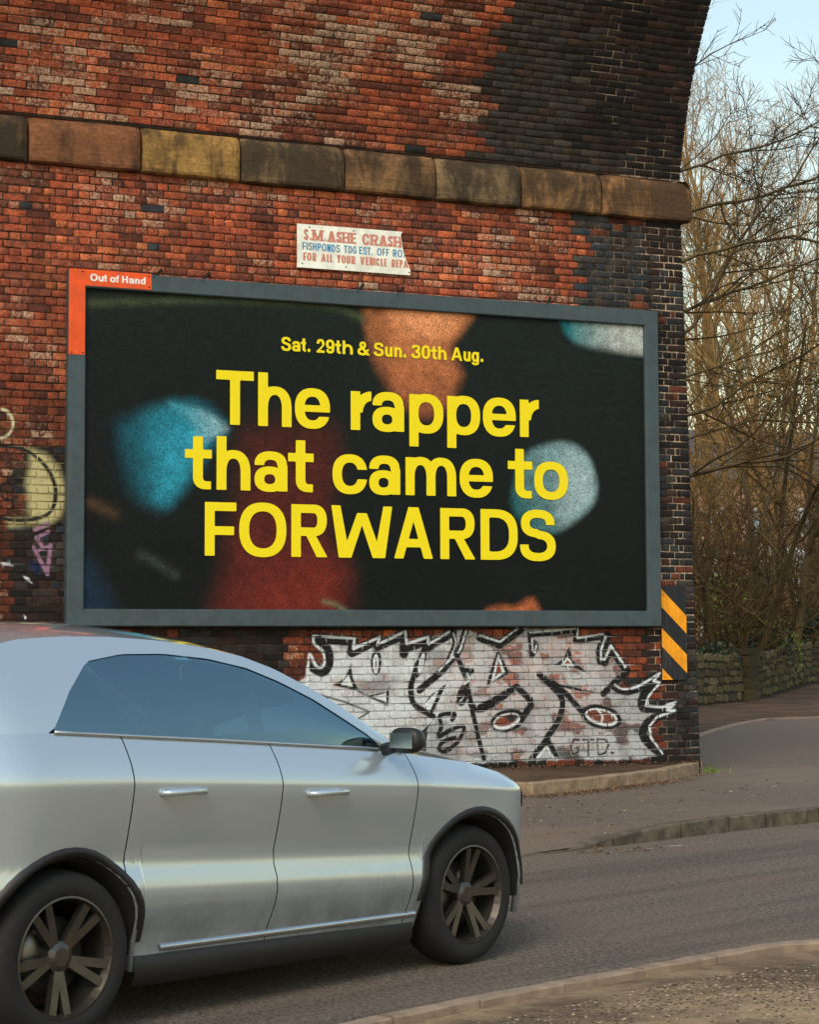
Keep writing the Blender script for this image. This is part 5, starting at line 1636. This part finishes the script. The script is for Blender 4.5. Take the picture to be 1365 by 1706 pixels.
def glass_mat():
    t = NT('tinted_car_glass')
    tr = t.n.new('ShaderNodeBsdfTransparent'); tr.inputs[0].default_value = (*lin(196, 226, 228), 1)
    gl = t.n.new('ShaderNodeBsdfGlossy'); gl.inputs['Roughness'].default_value = .02; gl.inputs[0].default_value = (.66, .92, 1, 1)
    lw = t.n.new('ShaderNodeLayerWeight'); lw.inputs[0].default_value = .36
    mx = t.n.new('ShaderNodeMixShader')
    t.l.new(t.maprange(lw.outputs['Fresnel'], 0, 1, 0.30, 1.0), mx.inputs[0]); t.l.new(tr.outputs[0], mx.inputs[1]); t.l.new(gl.outputs[0], mx.inputs[2])
    t.l.new(mx.outputs[0], t.out.inputs[0]); return t.m
M_glass = glass_mat()
M_trim = mat_simple('black_plastic', lin(28, 28, 28), .5, 0, .15, 20)
M_liner = mat_simple('arch_liner', lin(14, 14, 14), .95, 0, .1)
M_tyre = mat_simple('tyre_rubber', lin(24, 23, 22), .85, 0, .2, 30)
M_alloy = mat_simple('dusty_alloy', lin(92, 88, 82), .34, .8, .15, 20)
M_disc = mat_simple('brake_disc', lin(112, 108, 102), .35, .9, .1)
M_seat = mat_simple('seat_cloth', lin(38, 40, 42), .9, 0, .2, 40)
M_chrome = mat_simple('bright_trim', lin(196, 200, 204), .18, .9, .05)
M_mirror = mat_simple('mirror_glass', lin(96, 108, 112), .3, .9, .05)
M_lampw, M_lampr = mat_simple('lamp_lens', lin(212, 216, 218), .1, .3, .05), mat_simple('tail_lens', lin(150, 18, 16), .2, 0, .1)
X0, X1 = -3.08, .70                         # tail, nose
AW, RW = .375, .325                         # arch and tyre radius
def wplan(x):
    """half width of the shoulder in plan"""
    f = YS-.035*sstep(-1.6, -3.0, -(-x)) if False else YS
    f = YS - .34*sstep(.20, .78, x)**1.5 - .02*sstep(-.5, .3, x)
    f -= .20*sstep(-2.55, -3.12, x)**1.3 + .015*sstep(-1.6, -2.6, x)
    return f
def zbelt(x):
    z = np.interp(x, [-3.1, -2.8, -2.49, -1.6, -.70, -.45, 0, .35, .55, .70], [1.12, 1.175, 1.17, 1.105, 1.035, 1.005, .945, .865, .80, .70])
    return float(z)
def zlow(x):
    z = float(np.interp(x, [-3.1, -2.9, -2.0, -.4, .4, .6], [.34, .26, .215, .19, .20, .26]))
    for a in (-WB, 0.0):
        if abs(x-a) < AW: z = max(z, RW+.005+math.sqrt(max(AW*AW-(x-a)**2, 0)))
    return z
def zcrease(x): return float(np.interp(x, [-3.1, -2.2, -.5, .36, .7], [1.0, .965, .86, .80, .67]))
def yflank(x, z):
    w = wplan(x); zc = zcrease(x); zb = zbelt(x)
    if z > zc:                             # shoulder falls inwards to the belt
        u = min((z-zc)/max(zb-zc, .02), 1); return w-.085*u**1.6
    u = (zc-z)
    fz = (1-.8*sstep(-.35, .25, x))*(1-.6*sstep(-2.15, -2.7, x))
    y = w-fz*.066*min(u/.30, 1.0)**1.25     # undercut below the crease
    y += fz*.034*sstep(.28, .41, u)        # swells again over the sill
    y -= (.03+.055*fz)*sstep(.42, .68, u)
    return float(y)
def stations(a, b):
    xs = set(np.linspace(a, b, max(3, int((b-a)/.05)+1)))
    for c in (-WB, 0.0):
        for q in np.linspace(-1, 1, 25):
            v = c+AW*math.sin(q*math.pi/2)
            if a < v < b: xs.add(v)
        for v in (c-AW-.004, c+AW+.004):
            if a < v < b: xs.add(v)
    return sorted(xs)
def flank(name, a, b, side, mat=M_car, zt=None):
    P = []
    for x in stations(a, b):
        zl, zb = zlow(x), zbelt(x); zc = zcrease(x)
        row = []
        lo = [zl+(zc-zl)*k/13 for k in range(13)]
        up_ = [zc+(zb-zc)*k/7 for k in range(8)]
        row.append((x, side*(yflank(x, zl)-.035), zl+.004))
        for z in lo+up_: row.append((x, side*yflank(x, z), z))
        P.append(row if side < 0 else row[::-1])
    mb = MB(); mb.grid(np.array(P)); return mb.build(name, mat, car, True)
DOORX = (-2.16, -1.34, -.46)
for sd in (-1, 1):
    flank('rear_wing', X0, DOORX[0]-.003, sd)
    d1 = flank('rear_door', DOORX[0]+.003, DOORX[1]-.003, sd)
    d2 = flank('front_door', DOORX[1]+.003, DOORX[2]-.003, sd)
    flank('front_wing', DOORX[2]+.003, X1, sd)
    for dr, xh in ((d1, -2.0), (d2, -1.16)):
        zz = zcrease(xh)-.035; yy = yflank(xh, zz)
        mb = MB(); mb.tube([(xh-.02, sd*(yy-.01), zz), (xh, sd*(yy+.03), zz+.004), (xh+.1, sd*(yy+.038), zz+.004), (xh+.19, sd*(yy+.03), zz), (xh+.21, sd*(yy-.01), zz-.002)], [.013, .014, .014, .014, .013], 8)
        mb.build('handle', M_car, dr, True)
    # sill strip and dark lower trim
    mb = MB(); P = []
    for x in np.linspace(-WB+AW+.01, -AW-.01, 24):
        zl = float(np.interp(x, [-2.9, -2.0, -.4], [.26, .215, .19])); y = yflank(x, zl)
        P.append([(x, sd*(y-.09), zl-.07), (x, sd*(y-.012), zl-.06), (x, sd*(y+.010), zl-.02), (x, sd*(y+.012), zl+.045), (x, sd*(y-.004), zl+.07)])
    mb.grid(np.array(P)); mb.build('sill_trim', M_trim, car, True)
    mb = MB(); P = []
    for x in np.linspace(-WB+AW+.14, -AW-.02, 22):
        zl = float(np.interp(x, [-2.9, -2.0, -.4], [.26, .215, .19]))+.085; y = yflank(x, zl)
        P.append([(x, sd*(y+.002), zl-.014), (x, sd*(y+.014), zl-.006), (x, sd*(y+.014), zl+.008), (x, sd*(y+.002), zl+.016)])
    mb.grid(np.array(P)); mb.build('sill_moulding', M_chrome, car, True)
    for cx in (-WB, 0.0):                  # arch liner and lip
        P, L = [], []
        for q in np.linspace(-.12, math.pi+.12, 26):
            c, s = math.cos(q), math.sin(q); x = cx+AW*c; z = RW+.005+AW*s
            yo = yflank(min(max(x, X0), X1), max(z, .2))
            P.append([(x, sd*(yo-.012), z), (cx+(AW-.012)*c, sd*(yo-.03), RW+(AW-.012)*s), (cx+(AW-.01)*c, sd*(yo-.30), RW+(AW-.01)*s), (cx+.2*c, sd*(yo-.32), RW+.2*s)])
            if 0 <= q <= math.pi:
                L.append([(x, sd*(yo-.004), z), (cx+(AW+.004)*c, sd*(yo+.012), RW+.005+(AW+.004)*s), (cx+(AW+.030)*c, sd*(yflank(min(max(cx+(AW+.030)*c, X0), X1), RW+(AW+.030)*s)+.010), RW+.005+(AW+.030)*s), (cx+(AW+.038)*c, sd*(yflank(min(max(cx+(AW+.038)*c, X0), X1), RW+(AW+.038)*s)-.004), RW+.005+(AW+.038)*s)])
        mb = MB(); mb.grid(np.array(P)); mb.build('arch_liner', M_liner, car, True)
        mb = MB(); mb.grid(np.array(L)); mb.build('arch_trim', M_trim, car, True)
# top surfaces: lofts across the car from edge stations (x, half width, z, bow forward, crown)
def loft(name, st, mat, n=17, parent=None, thick=False):
    P = []
    for (x, y, z, bow, crown) in st:
        row = []
        for k in range(n):
            u = -1+2*k/(n-1); q = 1-abs(u)**2.2
            row.append((x+bow*q, y*u, z+crown*q))
        P.append(row)
    mb = MB(); mb.grid(np.array(P)); return mb.build(name, mat, parent or car, True)
ybelt = lambda x: yflank(x, zbelt(x))
bx = np.linspace(-.44, .70, 18)
loft('bonnet', [(x, ybelt(x), zbelt(x), .10*(1-sstep(-.44, .1, x))+.05*sstep(.2, .6, x), .075*(1-.4*sstep(0, .6, x))) for x in bx], M_car)
# edge of roof and pillars in side view
EX = [-.46, -.62, -.80, -.98, -1.16, -1.34, -1.55, -1.80, -2.05, -2.30, -2.52, -2.72, -2.86, -2.96]
EZ = [1.015, 1.115, 1.225, 1.318, 1.398, 1.455, 1.495, 1.524, 1.538, 1.540, 1.528, 1.490, 1.420, 1.330]
def ytop(z): return YS-.085-(z-1.03)*.40
EY = [ytop(z) if z < 1.47 else ytop(1.47)-(z-1.47)*.6 for z in EZ]
EY[0] = ybelt(-.46)
ws = [(EX[i], EY[i]-.012, EZ[i], .36-.24*i/5, .012+.03*i/5) for i in range(6)]
loft('windscreen', ws, M_glass)
rs = [(EX[i], EY[i], EZ[i], max(.12-.09*(i-5)/4, 0.0)-(0.06*max(i-9, 0)/3), .042+.008*min(i-5, 3)) for i in range(5, 12)]
loft('roof', rs, M_car)
rw_ = [(EX[i], EY[i]-.01, EZ[i], -.05-.02*(i-11), .045) for i in range(11, 14)]+[(-3.03, .66, 1.13, -.09, .03)]
loft('rear_screen', rw_, M_glass)
loft('tailgate', [(-3.03, .66, 1.13, -.09, .03), (-3.06, .665, 1.0, -.10, .0), (-3.07, .66, .8, -.10, 0), (-3.06, .655, .55, -.10, 0), (-3.02, .65, .32, -.08, 0)], M_car)
loft('front_bumper', [(X1, ybelt(X1), zbelt(X1), .05, .045), (.73, ybelt(X1)-.0, .60, .06, 0), (.74, ybelt(X1)+.005, .48, .07, 0), (.73, ybelt(X1), .34, .07, 0), (.69, ybelt(X1)-.02, .24, .06, 0)], M_car)
mb = MB(); mb.box(.76, .815, -.34, .34, .36, .52, .01); mb.build('grille', M_trim, car)
# side glass and its surround
GX_ = [-.62, -.70, -.84, -.98, -1.16, -1.34, -1.55, -1.79, -2.02, -2.22, -2.36, -2.49]
GZ_ = [None, 1.098, 1.180, 1.262, 1.342, 1.405, 1.446, 1.468, 1.468, 1.440, 1.325, None]
for i, x in enumerate(GX_):
    if GZ_[i] is None: GZ_[i] = zbelt(x)+.008
edge_z = lambda x: float(np.interp(-x, [-q for q in EX], EZ))
edge_y = lambda x: float(np.interp(-x, [-q for q in EX], EY))
gtop = lambda x: float(np.interp(-x, [-q for q in GX_], GZ_))
def yside(x, z):
    zb, ze = zbelt(x), edge_z(x); u = np.clip((z-zb)/max(ze-zb, .02), 0, 1)
    return ybelt(x)*(1-u)+edge_y(x)*u+.02*math.sin(u*math.pi)
for sd in (-1, 1):
    P = []
    for x in np.linspace(-.63, -2.48, 44):
        zb, zt_ = zbelt(x)+.006, max(gtop(x), zbelt(x)+.008)
        P.append([(x, sd*(yside(x, zb+(zt_-zb)*k/8)-.006), zb+(zt_-zb)*k/8) for k in range(9)])
    if sd > 0: P = P[::-1]
    mb = MB(); mb.grid(np.array(P)); mb.build('side_window', M_glass, car, True)
    P = []                                 # painted band above the glass, with the rear pillar
    for x in np.linspace(-.47, -2.95, 64):
        z0 = gtop(x) if -2.49 < x < -.62 else zbelt(x)
        z0 = max(z0, zbelt(x)); ze = max(edge_z(x), z0+.003)
        P.append([(x, sd*yside(x, z0+(ze-z0)*k/8), z0+(ze-z0)*k/8) for k in range(9)])
    if sd > 0: P = P[::-1]
    mb = MB(); mb.grid(np.array(P)); mb.build('pillar_and_rail', M_car, car, True)
    P = []                                 # B pillar behind the glass
    for k in range(9):
        z = zbelt(-1.36)+(gtop(-1.36)-zbelt(-1.36))*k/8; y = yside(-1.36, z)-.02
        P.append([(-1.42, sd*y, z), (-1.33, sd*y, z)])
    mb = MB(); mb.grid(np.array(P)); mb.build('door_pillar', M_trim, car, True)
    mb = MB()                              # belt moulding
    mb.tube([(x, sd*(ybelt(x)+.004), zbelt(x)+.004) for x in np.linspace(-.64, -2.49, 20)], .008, 6); mb.build('belt_moulding', M_chrome, car, True)
    # door mirror
    bm = bmesh.new(); bmesh.ops.create_uvsphere(bm, u_segments=16, v_segments=10, radius=1)
    for v in bm.verts:
        c = v.co; v.co = Vector((-.62+c.x*(.085 if c.x > 0 else .03), sd*(.925+math.copysign(abs(c.y)**.7, c.y)*.085), 1.075+math.copysign(abs(c.z)**.7, c.z)*.058))
    mb = MB(); mb.frombm(bm); mb.tube([(-.62, sd*.80, 1.03), (-.62, sd*.90, 1.055)], [.03, .025], 8)
    mr = mb.build('door_mirror', M_trim, car, True)
    mb = MB(); mb.add([(-.652, sd*(.925+a*.066), 1.073+b*.044) for a, b in ((-1, -.7), (1, -.7), (1, .8), (-1, .8))], [(0, 1, 2, 3)]); mb.build('mirror_glass', M_mirror, mr)
    # lamps
    mb = MB(); P = []
    for x in np.linspace(.40, .69, 8):
        P.append([(x, sd*(yflank(x, zbelt(x)-.02-.10*k/4)+.006), zbelt(x)-.02-.10*k/4) for k in range(5)])
    mb.grid(np.array(P if sd > 0 else P[::-1])); mb.build('headlight', M_lampw, car, True)
    mb = MB(); P = []
    for x in np.linspace(-3.07, -2.84, 7):
        P.append([(x, sd*(yflank(x, .86+.2*k/4)+.006), .86+.2*k/4) for k in range(5)])
    mb.grid(np.array(P)); mb.build('tail_lamp', M_lampr, car, True)
# floor and cabin
mb = MB(); mb.box(-2.95, .5, -.62, .62, .20, .30); mb.build('floor_pan', M_liner, car)
mb = MB(); mb.box(-.62, -.25, -.70, .70, .75, .985, .04); mb.build('dashboard', M_trim, car)
for (sx, ys) in ((-1.30, (-.36, .36)), (-2.15, (-.36, .36))):
    for y in ys:
        mb = MB(); mb.box(sx, sx+.5, y-.24, y+.24, .42, .60, .05)
        bm = bmesh.new(); bmesh.ops.create_cube(bm, size=1)
        for v in bm.verts: v.co = Vector((sx-.06+v.co.x*.14-.16*(v.co.z+.5), y+v.co.y*.46, .88+v.co.z*.62))
        bmesh.ops.bevel(bm, geom=bm.edges[:], offset=.045, segments=2, affect='EDGES'); mb.frombm(bm)
        st_ = mb.build('seat', M_seat, car, True)
        mb = MB(); mb.box(sx-.26, sx-.16, y-.12, y+.12, 1.17, 1.32, .035); mb.build('headrest', M_seat, st_, True)
bm = bmesh.new()
mb = MB()
for k in range(24):
    pass
wheel_pts = []
for k in range(25):
    a = 2*math.pi*k/24; wheel_pts.append((-.70-.07*math.sin(a), -.36+.18*math.cos(a), .93+.165*math.sin(a)))
mb.tube(wheel_pts, .014, 6, cap=False); mb.tube([(-.70, -.54, .93), (-.68, -.36, .92), (-.70, -.18, .93)], .012, 6); mb.build('steering_wheel', M_trim, car, True)
# wheels
def wheel(x, sd, turn):
    w = empty('wheel', (x, sd*.70, RW)); w.parent = car; w.rotation_euler = (0, turn, 0)
    hw = .105
    pr = [(.215, -hw*.75), (.235, -hw), (.285, -hw*1.02), (.312, -hw*.86), (RW-.002, -hw*.55), (RW, 0), (RW-.002, hw*.55), (.312, hw*.86), (.285, hw*1.02), (.235, hw), (.215, hw*.75)]
    mb = MB(); mb.lathe(pr, 48, 'y'); ty = mb.build('tyre', M_tyre, w, True)
    o = sd
    mb = MB(); mb.lathe([(.232, o*hw*.98), (.224, o*hw*1.0), (.212, o*hw*.7), (.205, -o*hw*.2), (.2, -o*hw*.8)], 40, 'y')
    for k in range(5):
        for da in (-.17, .17):
            a0, a1 = 2*math.pi*k/5+da*.5, 2*math.pi*k/5+da
            p0 = Vector((.05*math.cos(a0), 0, .05*math.sin(a0))); p1 = Vector((.215*math.cos(a1), 0, .215*math.sin(a1)))
            t_ = Vector((-math.sin(a1), 0, math.cos(a1)))*.017
            y0, y1 = o*hw*.62, o*hw*.86
            v = [p0-t_+Vector((0, y0, 0)), p0+t_+Vector((0, y0, 0)), p1+t_+Vector((0, y1, 0)), p1-t_+Vector((0, y1, 0))]
            vb = [q-Vector((0, o*.03, 0)) for q in v]
            mb.add([q[:] for q in v+vb], [(0, 1, 2, 3), (7, 6, 5, 4), (0, 4, 5, 1), (1, 5, 6, 2), (2, 6, 7, 3), (3, 7, 4, 0)])
    mb.lathe([(0, o*hw*.72), (.035, o*hw*.72), (.06, o*hw*.6), (.06, 0)], 20, 'y')
    mb.build('rim', M_alloy, w, False)
    mb = MB(); mb.lathe([(.06, o*.01), (.15, o*.01), (.15, -o*.012)], 32, 'y'); mb.build('brake_disc', M_disc, w, True)
for x in (-WB, 0.0):
    for sd in (-1, 1): wheel(x, sd, .4 if x < -1 else 1.1)
# ------------------------------------------------------------------ loose things on the ground
def scatter_quads(name, n, spot, size, cols, kind='leaf', seed=1):
    r = random.Random(seed); V, F, C = [], [], []
    for k in range(n):
        x, y, z = spot(r); s = size*r.uniform(.5, 1.4); a = r.uniform(0, 6.28); c = r.choice(cols); o = len(V)
        if kind == 'leaf':
            ca, sa = math.cos(a), math.sin(a); lift = r.uniform(.002, .018)
            for (u, v, w) in ((-1, 0, 0), (0, .45, lift), (1, 0, lift*.4), (0, -.45, lift*.8)):
                V.append((x+(u*ca-v*sa)*s, y+(u*sa+v*ca)*s, z+w+.003)); C.append((*c, 1))
            F.append((o, o+1, o+2, o+3))
        else:
            m = 5
            for (rr, hh) in ((1.0, 0.0), (.85, .5)):
                for i in range(m):
                    q = a+2*math.pi*i/m; e = rr*r.uniform(.8, 1.1)
                    V.append((x+math.cos(q)*s*e, y+math.sin(q)*s*e*.8, z+hh*s*r.uniform(.8, 1.3)-.002)); C.append((*c, 1))
            for i in range(m): F.append((o+i, o+(i+1) % m, o+m+(i+1) % m, o+m+i))
            F.append(tuple(o+m+i for i in range(m)))
    return mesh(name, V, F, M_attr, None, attrs={'col': C})
_t = NT('plain_coloured'); _c, _a = _t.attr('col'); _t.base(_c, .85, 0, .25); M_attr = _t.m
BR = [lin(112, 82, 58), lin(90, 66, 48), lin(130, 100, 72), lin(78, 58, 44), lin(146, 118, 88)]
wkl = resample(wkall, 200)
def along_kerb(r):
    i = int(r.triangular(70, 185, 140)); p = wkl[min(i, 199)]; d = abs(r.gauss(0, .16))
    n = NV if i < 175 else (NV*.3+TV*.7)
    return p[0]+n[0]*(d+.01), p[1]+n[1]*(d+.01), ZP+.004
tag(scatter_quads('leaf_litter', 2200, along_kerb, .013, BR, 'leaf', 3), 'drift of dry brown leaves along the kerb at the wall foot', 'leaves', kind='stuff')
def on_soil(r):
    t = r.uniform(2.5, 6.9); n = r.uniform(.02, .35) if t < 6.2 else r.uniform(.0, .12); p = wall_to_world(t, n, .238); return p
tag(scatter_quads('twig_litter', 700, on_soil, .018, BR+[lin(58, 46, 36)]*3, 'leaf', 4), 'dark leaf scraps and soil crumbs on the raised strip', 'litter', kind='stuff')
STN = [lin(66, 56, 48), lin(96, 84, 70), lin(140, 122, 100), lin(50, 44, 39), lin(122, 104, 84), lin(172, 156, 134), lin(80, 68, 56), lin(110, 94, 76)]
def on_verge(r):
    while True:
        px, py = r.uniform(560, 1420), 1575+abs(r.gauss(0, 1))*70+r.random()*30
        p = gpx(px, py, .04)
        line = np.interp(px, [600, 1000, 1300, 1365], [1716, 1642, 1585, 1581])
        if py > line+3 and r.random() < .10+1.1*float(sstep(.42, .62, fbm(p[0]*1.6, p[1]*1.6, 63))):
            h = verge_o.ray_cast(Vector((p[0], p[1], 2)), Vector((0, 0, -1)))
            if h[0]: return p[0], p[1], h[1].z
tag(scatter_quads('gravel', 3600, on_verge, .0066, STN, 'stone', 5), 'scattered small dark and pale stones on the near dirt verge', 'gravel', kind='stuff')
def on_pave(r):
    px = r.uniform(880, 1365); lo = np.interp(px, [880, 1365], [1345, 1290]); hi = np.interp(px, [880, 1365], [1410, 1335])
    p = gpx(px, r.uniform(lo, hi), ZP); return p[0], p[1], ZP+.004
tag(scatter_quads('grit', 240, on_pave, .011, STN+BR, 'stone', 6), 'specks of grit and leaf on the pavement', 'grit', kind='stuff')
def by_drain(r):
    px = r.uniform(960, 1110); p = gpx(px, np.interp(px, [960, 1110], [1421, 1413])+r.gauss(0, 2.5), .006); return p
tag(scatter_quads('gutter_twigs', 70, by_drain, .02, BR, 'leaf', 8), 'dry twigs and leaves gathered in the gutter', 'litter', kind='stuff')
def weeds(r):
    i = r.choice([196, 198, 192, 188]); p = wkl[i]; return p[0]+r.gauss(.12, .09), p[1]+r.gauss(-.02, .08), ZP+.004
mbw = MB(); r_ = random.Random(9)
for k in range(240):
    x, y, z = weeds(r_); a = r_.uniform(0, 6.28); h = r_.uniform(.02, .09); w = .006
    mbw.add([(x-math.cos(a)*w, y-math.sin(a)*w, z), (x+math.cos(a)*w, y+math.sin(a)*w, z), (x+r_.gauss(0, .03), y+r_.gauss(0, .03), z+h)], [(0, 1, 2)])
tag(mbw.build('weeds', M_green), 'small green weeds sprouting where the kerb meets the pier', 'weeds', kind='stuff')
